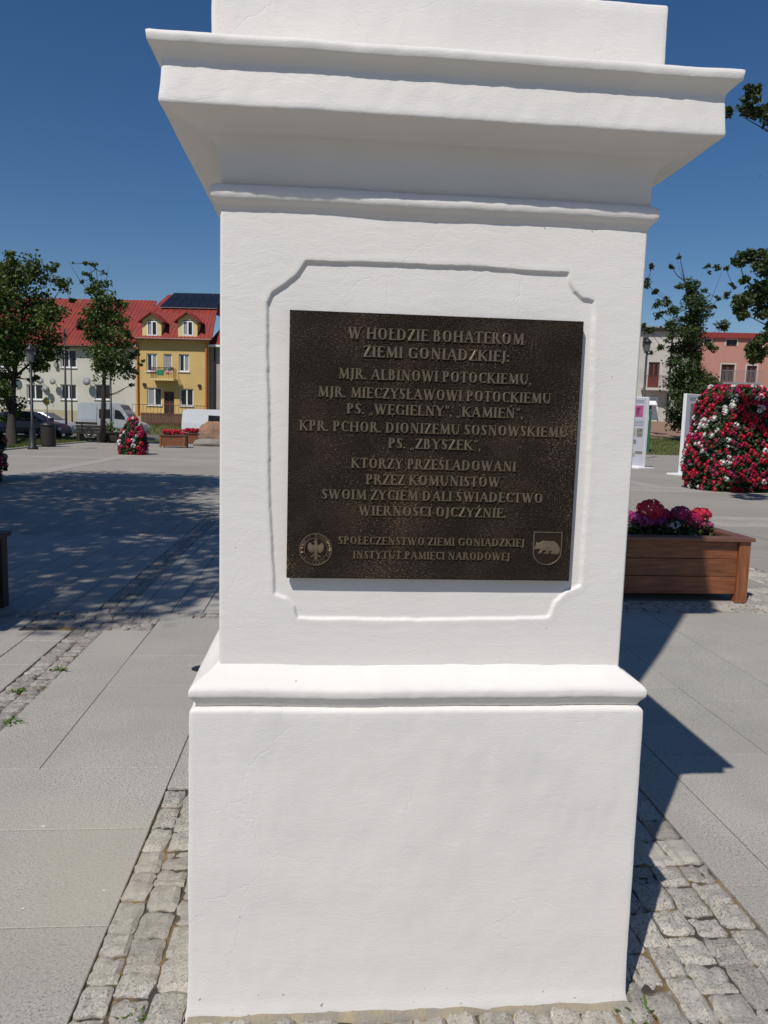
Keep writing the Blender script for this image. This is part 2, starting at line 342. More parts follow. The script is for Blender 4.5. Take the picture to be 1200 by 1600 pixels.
SLABN = [0]
def add_slab(parent, name, x0, x1, y0, y1, mt, gap=0.0022, b=0.0018, dz=0.0012):
    g = MB(); z = random.uniform(-dz, dz); gx = random.uniform(0.6, 1.4)*gap
    g.bbox(-(x1-x0)/2+gx, (x1-x0)/2-gx, -(y1-y0)/2+gap, (y1-y0)/2-gap, -0.05, 0, b)
    return g.build(name, mt, parent, loc=((x0+x1)/2, (y0+y1)/2, z), fix=False)
slabs = bpy.data.objects.new('slab_paving', None); col.objects.link(slabs); slabs['kind'] = 'structure'
SX0, SX1 = -0.862, 1.098        # sett field round the pedestal
def column(x0, x1, ys):
    for a, b in zip(ys[:-1], ys[1:]): add_slab(slabs, 'granite_slab', x0, x1, a, b, M_slab)
column(-1.745, SX0, [-2.4, -1.7, -1.15, -0.65, -0.18, 0.31, 0.85, 1.34])
column(-1.745, -1.425, [1.34, 2.90, 3.46])
column(-1.425, SX0, [1.34, 2.35, 2.90, 3.80])
column(SX0, -0.30, [1.16, 2.1, 3.0, 3.80]); column(-0.30, 0.28, [1.16, 1.8, 2.7, 3.80]); column(0.28, 0.78, [1.16, 2.2, 3.15, 4.06])
column(0.78, SX1, [1.16, 2.2, 3.15, 4.06])
column(SX1, 1.303, [-2.4, -1.7, -0.6, 0.425, 1.42, 2.3, 3.15, 4.06])
column(1.303, 1.845, [-2.4, -1.3, -0.5, 0.425, 1.42, 2.3, 3.15, 4.06])
column(1.845, 2.412, [-2.4, -1.0, 0.02, 1.05, 2.1, 3.16, 4.06])
column(2.412, 2.975, [-2.4, -1.0, 0.02, 1.05, 2.1, 3.16, 4.06])
column(2.975, 3.54, [-2.4, -1.0, 0.02, 1.05, 2.1, 3.16, 4.06])
column(3.54, 4.13, [-2.4, -1.0, 0.02, 1.05, 2.1, 3.16, 3.80])
add_slab(slabs, 'granite_slab', -1.50, -1.20, 3.80, 3.90, M_paver)

# sett shapes
def sett_mesh(seed, n=6):
    random.seed(seed); g = MB(); V = []; F = []
    for j in range(n+1):
        for i in range(n+1):
            u, v = i/n*2-1, j/n*2-1
            e = max(abs(u), abs(v)); px, py = u*0.5, v*0.5
            ev = max(abs(u), abs(v)) == 1
            jx = noise.noise(Vector((u*1.3+seed, v*1.3, 3.1)))*.09 + random.uniform(-.018, .018); jy = noise.noise(Vector((u*1.3, v*1.3+seed, 7.7)))*.09 + random.uniform(-.018, .018)
            px += jx; py += jy
            if abs(u) == 1 and abs(v) == 1: px *= 0.93; py *= 0.93
            z = (-0.10 if ev else 0.0) + noise.noise(Vector((u*1.1+seed*2, v*1.1, 1)))*.14 + random.uniform(-0.035, 0.035)
            V.append((px, py, z))
    N1 = n+1
    for j in range(n):
        for i in range(n): a = j*N1+i; F.append((a, a+1, a+1+N1, a+N1))
    per = [i for i in range(N1)] + [N1*j+n for j in range(1, N1)] + [N1*n+i for i in range(n-1, -1, -1)] + [N1*j for j in range(n-1, 0, -1)]
    b = len(V)
    for i in per: x, y, z = V[i]; V.append((x*1.02, y*1.02, -0.22))
    for i in per: x, y, z = V[i]; V.append((x*0.97, y*0.97, -0.7))
    k = len(per)
    for q in range(k):
        r_ = (q+1) % k; F.append((per[q], b+q, b+r_, per[r_])); F.append((b+q, b+k+q, b+k+r_, b+r_))
    g.add(V, F); return V, F
SET = [sett_mesh(100+i) for i in range(8)]
SETME = {}
def sett_me(i, mt):
    k = (i, mt.name)
    if k not in SETME:
        me = bpy.data.meshes.new('sett'); me.from_pydata(SET[i][0], [], [tuple(reversed(f)) if False else f for f in SET[i][1]])
        me.materials.append(mt); me.polygons.foreach_set('use_smooth', [False]*len(me.polygons))
        bm = bmesh.new(); bm.from_mesh(me); bmesh.ops.recalc_face_normals(bm, faces=bm.faces); bm.to_mesh(me); bm.free()
        SETME[k] = me
    return SETME[k]
random.seed(21)
def sett_row(x0, x1, y0, y1, along, size, out):
    """one course of setts along an axis, lengths varying"""
    lo, hi = (y0, y1) if along == 'y' else (x0, x1)
    t = lo + random.uniform(-0.06, 0)
    while t < hi:
        l = size*random.choice((0.8, 1.0, 1.1, 1.35))*random.uniform(0.94, 1.08)
        a, b = max(t, lo), min(t+l, hi)
        if b-a > 0.035:
            if along == 'y': out.append(((x0+x1)/2, (a+b)/2, x1-x0, b-a))
            else: out.append(((a+b)/2, (y0+y1)/2, b-a, y1-y0))
        t += l
def place_setts(name, items, mt, limit=300, centre=(0.1, -0.2), skip=None):
    par = bpy.data.objects.new(name, None); col.objects.link(par); par['kind'] = 'structure'
    items = [q for q in items if not (skip and skip(*q))]
    items.sort(key=lambda q: (q[0]-centre[0])**2 + (q[1]-centre[1])**2)
    VV = []; FF = []; b = 0
    for k, (x, y, sx, sy) in enumerate(items):
        i = random.randrange(8); gap = random.uniform(0.001, 0.006); z = random.uniform(-0.006, 0.003)
        rz = random.uniform(-0.05, 0.05) + random.choice((0, math.pi))
        x += random.uniform(-.002, .002)
        if k < limit:
            link('sett', sett_me(i, mt), par, loc=(x, y, z), rot=(random.uniform(-.03, .03), random.uniform(-.03, .03), rz), scale=(sx-gap, sy-gap, 0.085))
        else:
            c, s_ = math.cos(rz), math.sin(rz)
            for vx, vy, vz in SET[i][0]:
                X, Y = vx*(sx-gap), vy*(sy-gap); VV.append((x+X*c-Y*s_, y+X*s_+Y*c, z+vz*0.085))
            FF += [tuple(b+j for j in f) for f in SET[i][1]]; b = len(VV)
    if VV:
        g = MB(); g.add(VV, FF); o = g.build('sett_courses', mt, par, smooth=True, kind='stuff')
    return par
it = []
xs = [SX0]
while xs[-1] < SX1-0.06: xs.append(xs[-1] + random.uniform(0.080, 0.108))
xs[-1] = SX1
for a, b in zip(xs[:-1], xs[1:]): sett_row(a, b, -0.9, 1.16, 'y', 0.115, it)
place_setts('pedestal_setts', it, M_sett, skip=lambda x, y, sx, sy: abs(x) < 0.50 and 0.0 < y < 0.98)
it = []
for a, b in ((-1.955, -1.85), (-1.85, -1.745)): sett_row(a, b, -1.2, 3.46, 'y', 0.10, it); sett_row(a, b, 3.98, 10.1, 'y', 0.10, it)
for a, b in ((3.46, 3.57), (3.57, 3.68), (3.68, 3.80)): sett_row(-2.32 if a > 3.5 else -1.955, -1.425, a, b, 'x', 0.11, it)
sett_row(-2.45, -1.50, 3.80, 3.90, 'x', 0.11, it); sett_row(-1.20, 0.28, 3.80, 3.90, 'x', 0.11, it)
sett_row(-2.2, 0.28, 3.90, 3.98, 'x', 0.11, it)
place_setts('crossing_setts', it, M_settr, centre=(-1.85, 2.6))
it = []
for a, b in ((3.80, 3.90), (3.90, 3.98)): sett_row(PX0, -2.45 if a < 3.85 else -2.2, a, b, 'x', 0.11, it)
place_setts('left_sett_strip', it, M_settr, limit=60, centre=(-2.3, 3.8))
it = []
yy = 4.06
while yy < 4.45:
    sett_row(0.28, 4.13, yy, yy+0.1, 'x', 0.11, it); yy += 0.1
xs = [4.13, 4.23, 4.33, 4.43, 4.53]
for a, b in zip(xs[:-1], xs[1:]): sett_row(a, b, -1.0, 6.2, 'y', 0.11, it)
for k in range(6): sett_row(3.60, 4.13, 4.46+k*0.1, 4.56+k*0.1, 'x', 0.11, it)
for a in (3.80, 3.89, 3.98): sett_row(3.54, 4.13, a, a+0.088, 'x', 0.11, it)
place_setts('right_setts', it, M_sett, limit=260, centre=(3.6, 4.3), skip=lambda x, y, sx, sy: 3.54 < x < 4.13 and y < 3.8)
# thin cross strip of setts and pale edging further out
it = []
for a in (10.1, 10.2): sett_row(-6.2, 9.5, a, a+0.1, 'x', 0.11, it)
for a in (16.3, 16.4): sett_row(-12, 14, a, a+0.1, 'x', 0.12, it)
it = [(x, y, sx, sy) for x, y, sx, sy in it]
par = bpy.data.objects.new('cross_strips', None); col.objects.link(par); par['kind'] = 'structure'
g = MB()
for x, y, sx, sy in it:
    z = random.uniform(0.004, 0.009); g.bbox(x-sx/2+.006, x+sx/2-.006, y-sy/2+.006, y+sy/2-.006, -0.02, z, 0.006)
g.build('sett_courses', M_settr, par, kind='stuff', fix=False)
g = MB()
for kz, (x0, x1, y0, y1) in enumerate(((PX1, 14, 9.55, 10.05), (-14, 14, 16.62, 17.2), (-14, 14, 15.75, 16.25), (-7.4, -6.9, 16.3, 27), (8.1, 8.6, 16.6, 40), (-14, -2, 24.0, 24.5), (1, 14, 10.35, 10.8))):
    g.box(x0, x1, y0, y1, -0.01, 0.003+0.0007*kz)
g.build('pale_band', M_paver, par, fix=False)

# pavers left of and behind the pedestal, nearest ones as single pieces
pav = bpy.data.objects.new('paver_field', None); col.objects.link(pav); pav['kind'] = 'structure'
random.seed(5); P = []
def pave(x0, x1, y0, y1, wx=0.245, ly=0.49):
    k = 0; x = x1
    while x > x0+0.03:
        a = max(x-wx, x0); y = y0 - (k % 2)*ly/2
        while y < y1:
            c, d = max(y, y0), min(y+ly, y1)
            if d-c > 0.03: P.append((a, x, c, d))
            y += ly
        x -= wx; k += 1
pave(PX0, -1.955, -1.2, 3.46); pave(PX0, -2.32, 3.46, 3.80)
pave(PX0, -1.955, 3.98, 10.1); pave(-1.745, -0.9, 3.98, 10.1); pave(-0.9, 0.28, 3.98, 10.1, 0.6, 0.6)
pave(0.28, 3.60, 4.46, 10.1, 0.4, 0.4); pave(3.6, 4.13, 5.06, 10.1, 0.265, 0.49); pave(4.53, PX1, -1.2, 10.1, 0.245, 0.49); pave(4.13, 4.53, 6.2, 10.1, 0.2, 0.4)
P.sort(key=lambda q: (((q[0]+q[1])/2-CX)**2 + ((q[2]+q[3])/2+CD)**2) + (1000 if (q[1] < -1.9 and (q[0] < -0.6*(q[2]+4.0))) or -0.8 < q[0] < 2.2 or q[2] < 0.5 else 0))
MP2 = stone('concrete_paver_tan', (0.32, 0.292, 0.252), (0.29, 0.267, 0.232), isl=0.04, speckdark=(0.18, 0.17, 0.16))
g = MB(); g2 = MB()
for k, (a, b, c, d) in enumerate(P):
    mt = M_paver if b < -0.85 and c < 7.5 else MP2
    if k < 300: add_slab(pav, 'paving_stone', a, b, c, d, mt, 0.0025, 0.003, 0.002)
    else: (g if mt is M_paver else g2).bbox(a+.0025, b-.0025, c+.0025, d-.0025, -0.05, random.uniform(-.002, .002), 0.003)
g.build('paving_courses', M_paver, pav, kind='stuff', fix=False)
g2.build('paving_courses', MP2, pav, kind='stuff', fix=False)

# ================================================================ THE PEDESTAL (one monument)
HW = 0.505; YC = 0.505
mon = thing('monument', 'white plastered pedestal with moulded cornice carrying a column, bronze plaque on its front', 'monument', (0, YC, 0))
def loc_(v): return (v[0], v[1]-YC, v[2])
def nz(x, y, z, sc, seed=0.0): return noise.noise(Vector((x*sc+seed, y*sc+seed*1.7, z*sc-seed)))
def sweep(name, prof, dx0=0.0, dx1=0.0, amp=0.0016, rc=0.0035, nseg=110, cap=True):
    """square plan profile sweep: prof = [(offset, z)]"""
    V = []; F = []; ring = None
    for (e, z) in prof:
        x0, x1, y0, y1 = -HW-e+dx0, HW+e+dx1, -e, 2*HW+e
        pts = []
        cs = [(x0, y0, 0), (x1, y0, 1), (x1, y1, 2), (x0, y1, 3)]
        nr = [(0,-1), (1,0), (0,1), (-1,0)]
        for q in range(4):
            ax, ay, _ = cs[q]; bx, by, _ = cs[(q+1) % 4]; n_ = nr[q]; n2 = nr[(q+1) % 4]
            L_ = math.hypot(bx-ax, by-ay); dx, dy = (bx-ax)/L_, (by-ay)/L_
            ns = nseg if q == 0 else (24 if q != 2 else 10)
            for k in range(ns+1):
                t = rc + (L_-2*rc)*k/ns
                pts.append((ax+dx*t, ay+dy*t, n_))
            # rounded corner midpoint
            pts.append((bx-(dx)*rc*0.29+0*n2[0], by-dy*rc*0.29, ((n_[0]+n2[0])*.7, (n_[1]+n2[1])*.7)))
            px_, py_, nn = pts[-1]; pts[-1] = (bx - (nr[q][0]+nr[(q+1)%4][0])*rc*0.29, by - (nr[q][1]+nr[(q+1)%4][1])*rc*0.29, nn)
        for (x, y, n_) in pts:
            d = amp*(nz(x, y, z*2.2, 3.1)*1.4 + nz(x, y, z, 11, 5)*0.7 + 0.55*nz(x, y, z, 34, 9) + 0.38*nz(x, y, z, 78, 6))
            dz = amp*1.5*nz(x, y, 0.3*z, 4.3, 2.2) + amp*0.5*nz(x, y, z, 17, 4.0)
            V.append(loc_((x+n_[0]*d, y+n_[1]*d, z+dz)))
        ring = len(pts)
    n = len(prof)
    for i in range(n-1):
        for k in range(ring): j = (k+1) % ring; F.append((i*ring+k, i*ring+j, (i+1)*ring+j, (i+1)*ring+k))
    if cap: F.append(tuple(range(ring-1, -1, -1))); F.append(tuple((n-1)*ring+k for k in range(ring)))
    g = MB(); g.add(V, F); return g.build(name, M_white, mon, smooth=True, fix=True)
def dens(prof, step=0.012):
    out = [prof[0]]
    for a, b in zip(prof[:-1], prof[1:]):
        n = max(1, int(math.hypot(b[0]-a[0], b[1]-a[1])/step))
        for k in range(1, n+1): out.append((a[0]+(b[0]-a[0])*k/n, a[1]+(b[1]-a[1])*k/n))
    return out
sweep('base', dens([(0.064, -0.05), (0.064, 0.012), (0.060, 0.03), (0.0575, 0.10), (0.0555, 0.7), (0.055, 0.790)], 0.022) +
      [(0.0545, 0.795), (0.052, 0.800), (0.047, 0.8035), (0.035, 0.805), (0.01, 0.806)], dx0=-0.008, dx1=-0.006)
sweep('base_moulding', [(0.00, 0.803), (0.030, 0.804), (0.040, 0.8055), (0.043, 0.808), (0.0455, 0.815), (0.0495, 0.822), (0.0545, 0.828), (0.0575, 0.832),
      (0.0585, 0.836), (0.0588, 0.846), (0.0575, 0.851), (0.053, 0.857), (0.045, 0.864), (0.033, 0.872), (0.020, 0.880), (0.008, 0.888), (0.002, 0.895), (-0.004, 0.902), (-0.02, 0.904)], dx0=-0.005, dx1=-0.005, amp=0.0024)
M_mortar = mat('foot_mortar', (0.34, 0.28, 0.18), 0.95, (0.24, 0.22, 0.19), 14, 5, bump=0.9, bscale=120, bdist=0.004)
V = []; F = []; n_ = 0
for (xa_, ya_, xb_, yb_, ox, oy) in ((-0.57, -0.062, 0.565, -0.062, 0, -1), (0.565, -0.062, 0.565, 1.07, 1, 0), (0.565, 1.07, -0.57, 1.07, 0, 1), (-0.57, 1.07, -0.57, -0.062, -1, 0)):
    b0 = len(V)
    for k in range(81):
        t = k/80; x, y = xa_+(xb_-xa_)*t, ya_+(yb_-ya_)*t; w_ = .016+.020*nz(x, y, 0, 9, 3)+.010*nz(x, y, 0, 40, 5); h_ = .010+.009*nz(x, y, 1, 12, 8)+.004*nz(x, y, 1, 50, 2)
        V += [loc_((x-ox*.03, y-oy*.03, h_)), loc_((x+ox*w_*.4, y+oy*w_*.4, h_*.8)), loc_((x+ox*w_, y+oy*w_, -.02))]
    for k in range(80): a = b0+k*3; F += [(a, a+1, a+4, a+3), (a+1, a+2, a+5, a+4)]
g = MB(); g.add(V, F); g.build('mortar_joint', M_mortar, mon, smooth=True)
# shaft: a fine front face with the sunk decorative panel
px_panel = [(478,408),(600,411),(760,418),(888,427),(890,440),(897,455),(910,466),(928,470),(926,600),(918,760),(907,915),(885,924),(868,940),(857,964),
            (740,968),(600,968),(465,965),(460,948),(448,935),(428,928),(422,800),(419,640),(418,475),(426,458),(445,446),(463,430)]
poly = np.array([(p.x, p.z) for p in (at(a, b, 0.0) for a, b in px_panel)])
def sdf(P, poly):
    d = np.full(len(P), 1e9); inside = np.zeros(len(P), bool); n = len(poly)
    for i in range(n):
        a = poly[i]; b = poly[(i+1) % n]; e = b-a; wv = P-a
        t = np.clip((wv@e)/(e@e), 0, 1); q = wv - t[:, None]*e; d = np.minimum(d, (q**2).sum(1))
        c = ((a[1] > P[:, 1]) != (b[1] > P[:, 1])) & (P[:, 0] < (b[0]-a[0])*(P[:, 1]-a[1])/((b[1]-a[1]) if b[1] != a[1] else 1e-9)+a[0])
        inside ^= c
    return np.sqrt(d)*np.where(inside, -1, 1)
zs0, zs1 = 0.893, 1.972; xa, xb = -0.5035, 0.5055
nx, nzz = 330, 350
X, Z = np.meshgrid(np.linspace(xa, xb, nx), np.linspace(zs0, zs1, nzz)); PP = np.stack([X.ravel(), Z.ravel()], 1)
wob = np.array([nz(x, 0, z, 7, 1.5)*0.0022 + nz(x, 0, z, 28, 3)*0.0016 + nz(x, 0, z, 75, 3)*0.0008 for x, z in PP])
sd_ = sdf(PP, poly) + wob
tt = np.clip((0.0022 - sd_)/0.0048, 0, 1); dep = 0.0065*(tt*tt*(3-2*tt))
# soft raised bead just outside the sunk panel
bead = -0.0004*np.exp(-((sd_-0.009)/0.008)**2)
und = np.array([nz(x, 0, z, 2.6, 7)*0.0016 + nz(x, 0, z, 9, 2)*0.0006 + nz(x*.6, 0, z*1.6, 34, 4)*0.00022 for x, z in PP])
ed = np.minimum(PP[:, 0]-xa, xb-PP[:, 0]); ed = np.clip(1-ed/0.004, 0, 1); y = dep+bead+und+0.004*(1-np.sqrt(np.clip(1-ed**2, 0, 1)))
V = np.stack([PP[:, 0], y-YC, PP[:, 1]], 1)
idx = np.arange(nx*nzz).reshape(nzz, nx)
F = np.stack([idx[:-1, :-1].ravel(), idx[:-1, 1:].ravel(), idx[1:, 1:].ravel(), idx[1:, :-1].ravel()], 1)
# side and back walls stitched to the front edges
L1 = idx[:, 0]; R1 = idx[:, -1]; nb = len(V)
yb = 2*HW-YC
VB = np.concatenate([np.stack([V[L1, 0], np.full(nzz, yb), V[L1, 2]], 1), np.stack([V[R1, 0], np.full(nzz, yb), V[R1, 2]], 1)])
V = np.concatenate([V, VB]); LB = nb+np.arange(nzz); RB = nb+nzz+np.arange(nzz)
F = np.concatenate([F, np.stack([LB[:-1], L1[:-1], L1[1:], LB[1:]], 1), np.stack([R1[:-1], RB[:-1], RB[1:], R1[1:]], 1), np.stack([RB[:-1], LB[:-1], LB[1:], RB[1:]], 1)])
npmesh('shaft', V, F, M_white, mon, smooth=True)
sweep('astragal', [(-0.02, 1.966), (0.0005, 1.967), (0.003, 1.972), (0.0045, 1.978), (0.009, 1.983), (0.016, 1.988), (0.0195, 1.995), (0.0210, 2.003), (0.0195, 2.012), (0.015, 2.019), (0.006, 2.024), (-0.002, 2.026), (-0.02, 2.027)], amp=0.0018)
cav = [(0.000, 2.024), (0.000, 2.06), (0.001, 2.075)]
for k in range(1, 9): t = k/8*math.pi/2; cav.append((0.001+0.042*(1-math.cos(t)), 2.075+0.048*math.sin(t)))
sweep('cornice', [(-0.02, 2.023)] + cav + [(0.046, 2.126), (0.060, 2.131), (0.085, 2.139), (0.106, 2.1475), (0.1105, 2.1485), (0.1125, 2.151), (0.1135, 2.156)] +
      dens([(0.1130, 2.165), (0.1085, 2.226)], 0.012) + [(0.1085, 2.2335), (0.1087, 2.2365), (0.110, 2.2395), (0.1165, 2.2475), (0.1250, 2.2560), (0.1288, 2.2592), (0.1320, 2.2605), (0.1338, 2.2630), (0.1346, 2.272), (0.1354, 2.2800),
      (0.132, 2.2825), (0.125, 2.285), (0.08, 2.300), (0.02, 2.318), (-0.05, 2.322)], dx0=0.003, dx1=0.004, amp=0.0019)
sweep('block', [(-0.05, 2.30), (0.010, 2.301)] + dens([(0.0105, 2.310), (0.010, 2.462)], 0.02) + [(0.008, 2.467), (0.002, 2.470), (-0.04, 2.473), (-0.2, 2.474)], dx0=-0.006, dx1=0.0)
g = MB(); g.box(-0.345, 0.345, -0.345, 0.345, 2.472, 2.55); g.build('column_plinth', M_white, mon)
g = MB(); g.lathe([(0.33, 2.548), (0.345, 2.57), (0.34, 2.60), (0.31, 2.62), (0.300, 2.66), (0.300, 4.2), (0.28, 5.8), (0.275, 6.02), (0.30, 6.04), (0.30, 6.07), (0.28, 6.09), (0.285, 6.14), (0.33, 6.24)], 48)
g.build('column', M_white, mon, smooth=True)
g = MB(); g.box(-0.345, 0.345, -0.345, 0.345, 6.238, 6.34); g.box(-0.365, 0.365, -0.365, 0.365, 6.342, 6.46); g.build('capital', M_white, mon)
g = MB(); g.lathe([(0.45, 6.458), (0.45, 6.50), (0.41, 6.6), (0.37, 6.8), (0.33, 7.05), (0.29, 7.3), (0.30, 7.5), (0.24, 7.65), (0.10, 7.72), (0.13, 7.82), (0.14, 7.93), (0.07, 8.03)], 24); g.build('statue', M_white, mon, smooth=True)

# ================================================================ BRONZE PLAQUE
PY = -0.0175
c4 = [at(449,488,PY), at(911,498,PY), at(891,904,PY), at(451,907,PY)]
px0 = (c4[0].x+c4[3].x)/2; px1 = (c4[1].x+c4[2].x)/2; pz1 = (c4[0].z+c4[1].z)/2; pz0 = (c4[2].z+c4[3].z)/2
pcx, pcz = (px0+px1)/2, (pz0+pz1)/2
plq = thing('bronze_plaque', 'dark bronze plaque with raised Polish inscription fixed to the front of the white pedestal', 'plaque', (pcx, PY, pcz))
g = MB(); g.prism([(px0-pcx+.002, pz0-pcz+.002), (px1-pcx-.002, pz0-pcz+.002), (px1-pcx-.002, pz1-pcz-.002), (px0-pcx+.002, pz1-pcz-.002)], 0.0, 0.002)
g.prism([(px0-pcx, pz0-pcz), (px1-pcx, pz0-pcz), (px1-pcx, pz1-pcz), (px0-pcx, pz1-pcz)], 0.0015, 0.014)
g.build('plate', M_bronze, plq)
for sx in (-0.28, 0.28):
    for sz in (-0.26, 0.26): g = MB(); g.tube([(sx, 0.0135, sz), (sx, 0.034, sz)], 0.006, 10); g.build('fixing_pin', M_iron, plq)

# serif capitals drawn stroke by stroke (unit cap height)
T, H_ = 0.165, 0.075
def Ls(*a): return ('l',)+a
GL = {
 'I': (0.36, [Ls(.18,0,.18,1,T), ('s',.18,0,.34), ('s',.18,1,.34)]),
 'H': (0.84, [Ls(.18,0,.18,1,T), Ls(.66,0,.66,1,T), Ls(.18,.51,.66,.51,H_), ('s',.18,0,.34), ('s',.18,1,.34), ('s',.66,0,.34), ('s',.66,1,.34)]),
 'E': (0.62, [Ls(.18,0,.18,1,T), ('s',.18,0,.34), ('s',.18,1,.34), Ls(.18,.97,.55,.97,H_), Ls(.18,.51,.45,.51,H_), Ls(.18,.03,.57,.03,H_), Ls(.55,.80,.55,1,.045), Ls(.455,.42,.455,.60,.045), Ls(.57,0,.575,.21,.045)]),
 'L': (0.60, [Ls(.18,0,.18,1,T), ('s',.18,0,.34), ('s',.18,1,.34), Ls(.18,.03,.56,.03,H_), Ls(.56,0,.57,.22,.045)]),
 'T': (0.68, [Ls(.34,0,.34,1,T), ('s',.34,0,.34), Ls(.04,.97,.64,.97,H_), Ls(.05,.78,.05,1,.045), Ls(.63,.78,.63,1,.045)]),
 'Z': (0.64, [Ls(.06,.97,.58,.97,H_), Ls(.05,.03,.58,.03,H_), Ls(.13,.02,.52,.98,T), Ls(.07,.80,.07,1,.045), Ls(.585,0,.59,.22,.045)]),
 'W': (1.08, [Ls(.14,1,.36,0,T), Ls(.36,0,.54,.95,H_), Ls(.52,1,.74,0,T), Ls(.74,0,.95,1,H_), ('s',.14,1,.30), ('s',.52,1,.26), ('s',.95,1,.26)]),
 'M': (0.98, [Ls(.19,0,.22,1,H_), Ls(.22,1,.49,.06,T), Ls(.49,.06,.76,1,H_), Ls(.78,1,.81,0,T), ('s',.19,0,.28), ('s',.81,0,.34), ('s',.17,1,.20), ('s',.81,1,.20)]),
 'N': (0.86, [Ls(.19,0,.19,1,H_), Ls(.20,1,.67,.02,T), Ls(.67,0,.67,1,H_), ('s',.19,0,.28), ('s',.15,1,.24), ('s',.67,1,.28)]),
 'A': (0.82, [Ls(.12,0,.40,1,H_), Ls(.40,1,.68,0,T), Ls(.20,.34,.58,.34,H_), ('s',.12,0,.26), ('s',.68,0,.30)]),
 'K': (0.80, [Ls(.18,0,.18,1,T), ('s',.18,0,.34), ('s',.18,1,.34), Ls(.24,.47,.62,1,H_), Ls(.31,.56,.68,0,T), ('s',.62,1,.26), ('s',.70,0,.26)]),
 'Y': (0.76, [Ls(.12,1,.38,.46,T), Ls(.38,.46,.64,1,H_), Ls(.38,0,.38,.48,T), ('s',.38,0,.34), ('s',.12,1,.28), ('s',.64,1,.24)]),
 'V': (0.80, [Ls(.14,1,.40,0,T), Ls(.40,0,.66,1,H_), ('s',.14,1,.30), ('s',.66,1,.26)]),
 'O': (0.84, [('a',.42,.5,.33,.47,0,360)]),
 'C': (0.72, [('a',.44,.5,.35,.47,48,312), Ls(.66,.74,.67,.98,.05)]),
 'G': (0.82, [('a',.44,.5,.35,.47,48,300), Ls(.67,.74,.68,.98,.05), Ls(.66,.04,.66,.42,T*.9), ('s',.66,.44,.32)]),
 'D': (0.84, [Ls(.18,0,.18,1,T), ('s',.14,0,.26), ('s',.14,1,.26), ('a',.30,.5,.42,.47,-92,92), Ls(.16,.97,.34,.97,H_), Ls(.16,.03,.34,.03,H_)]),
 'P': (0.66, [Ls(.18,0,.18,1,T), ('s',.18,0,.34), ('s',.14,1,.26), ('a',.29,.735,.27,.24,-92,92), Ls(.16,.97,.32,.97,H_), Ls(.18,.49,.32,.49,H_)]),
 'B': (0.70, [Ls(.18,0,.18,1,T), ('s',.14,0,.26), ('s',.14,1,.26), ('a',.29,.75,.24,.225,-92,92), ('a',.30,.275,.29,.25,-92,92), Ls(.16,.97,.32,.97,H_), Ls(.16,.53,.32,.53,H_), Ls(.16,.03,.32,.03,H_)]),
 'R': (0.76, [Ls(.18,0,.18,1,T), ('s',.18,0,.34), ('s',.14,1,.26), ('a',.29,.75,.26,.225,-92,92), Ls(.16,.97,.32,.97,H_), Ls(.18,.52,.34,.52,H_), Ls(.36,.53,.66,0,T), ('s',.69,0,.20)]),
 'S': (0.58, [('a',.29,.735,.20,.235,40,240), ('a',.28,.265,.215,.235,-140,70), Ls(.16,.62,.40,.39,T*1.1), Ls(.465,.76,.47,.96,.045), Ls(.075,.06,.08,.27,.045)]),
 'J': (0.40, [Ls(.22,-.02,.22,1,T), ('s',.22,1,.34), ('a',.08,-.02,.14,.18,-100,10)]),
 'U': (0.82, [Ls(.18,.30,.18,1,T), Ls(.65,.30,.65,1,H_), ('s',.18,1,.34), ('s',.65,1,.28), ('a',.415,.30,.245,.29,180,360)]),
 '.': (0.24, [('a',.11,.07,.095,.085,0,360,1)]), ':': (0.26, [('a',.12,.07,.095,.085,0,360,1), ('a',.12,.52,.095,.085,0,360,1)]),
 ',': (0.24, [('a',.11,.07,.095,.085,0,360,1), Ls(.15,.05,.08,-.16,.05)]), ' ': (0.30, []),
 '„': (0.42, [Ls(.14,.10,.07,-.14,.08), Ls(.30,.10,.23,-.14,.08)]), '”': (0.42, [Ls(.17,1.02,.10,.76,.08), Ls(.33,1.02,.26,.76,.08)]),
 '*': (0.3, [('a',.15,.5,.08,.08,0,360,1)])}
def der(b, extra): wd, st = GL[b]; return (wd, st+extra)
GL['Ł'] = der('L', [Ls(.02,.40,.42,.66,.06)]); GL['Ą'] = der('A', [Ls(.70,0,.63,-.14,.05), Ls(.63,-.14,.74,-.22,.05)])
GL['Ę'] = der('E', [Ls(.46,0,.39,-.14,.05), Ls(.39,-.14,.50,-.22,.05)])
for a_, b_, xx in (('Ó','O',.42),('Ś','S',.29),('Ć','C',.44),('Ń','N',.44),('Ź','Z',.33)): GL[a_] = der(b_, [Ls(xx-.05,1.09,xx+.10,1.28,.08)])
GL['Ż'] = der('Z', [('a',.33,1.17,.065,.065,0,360,1)])
GME = {}
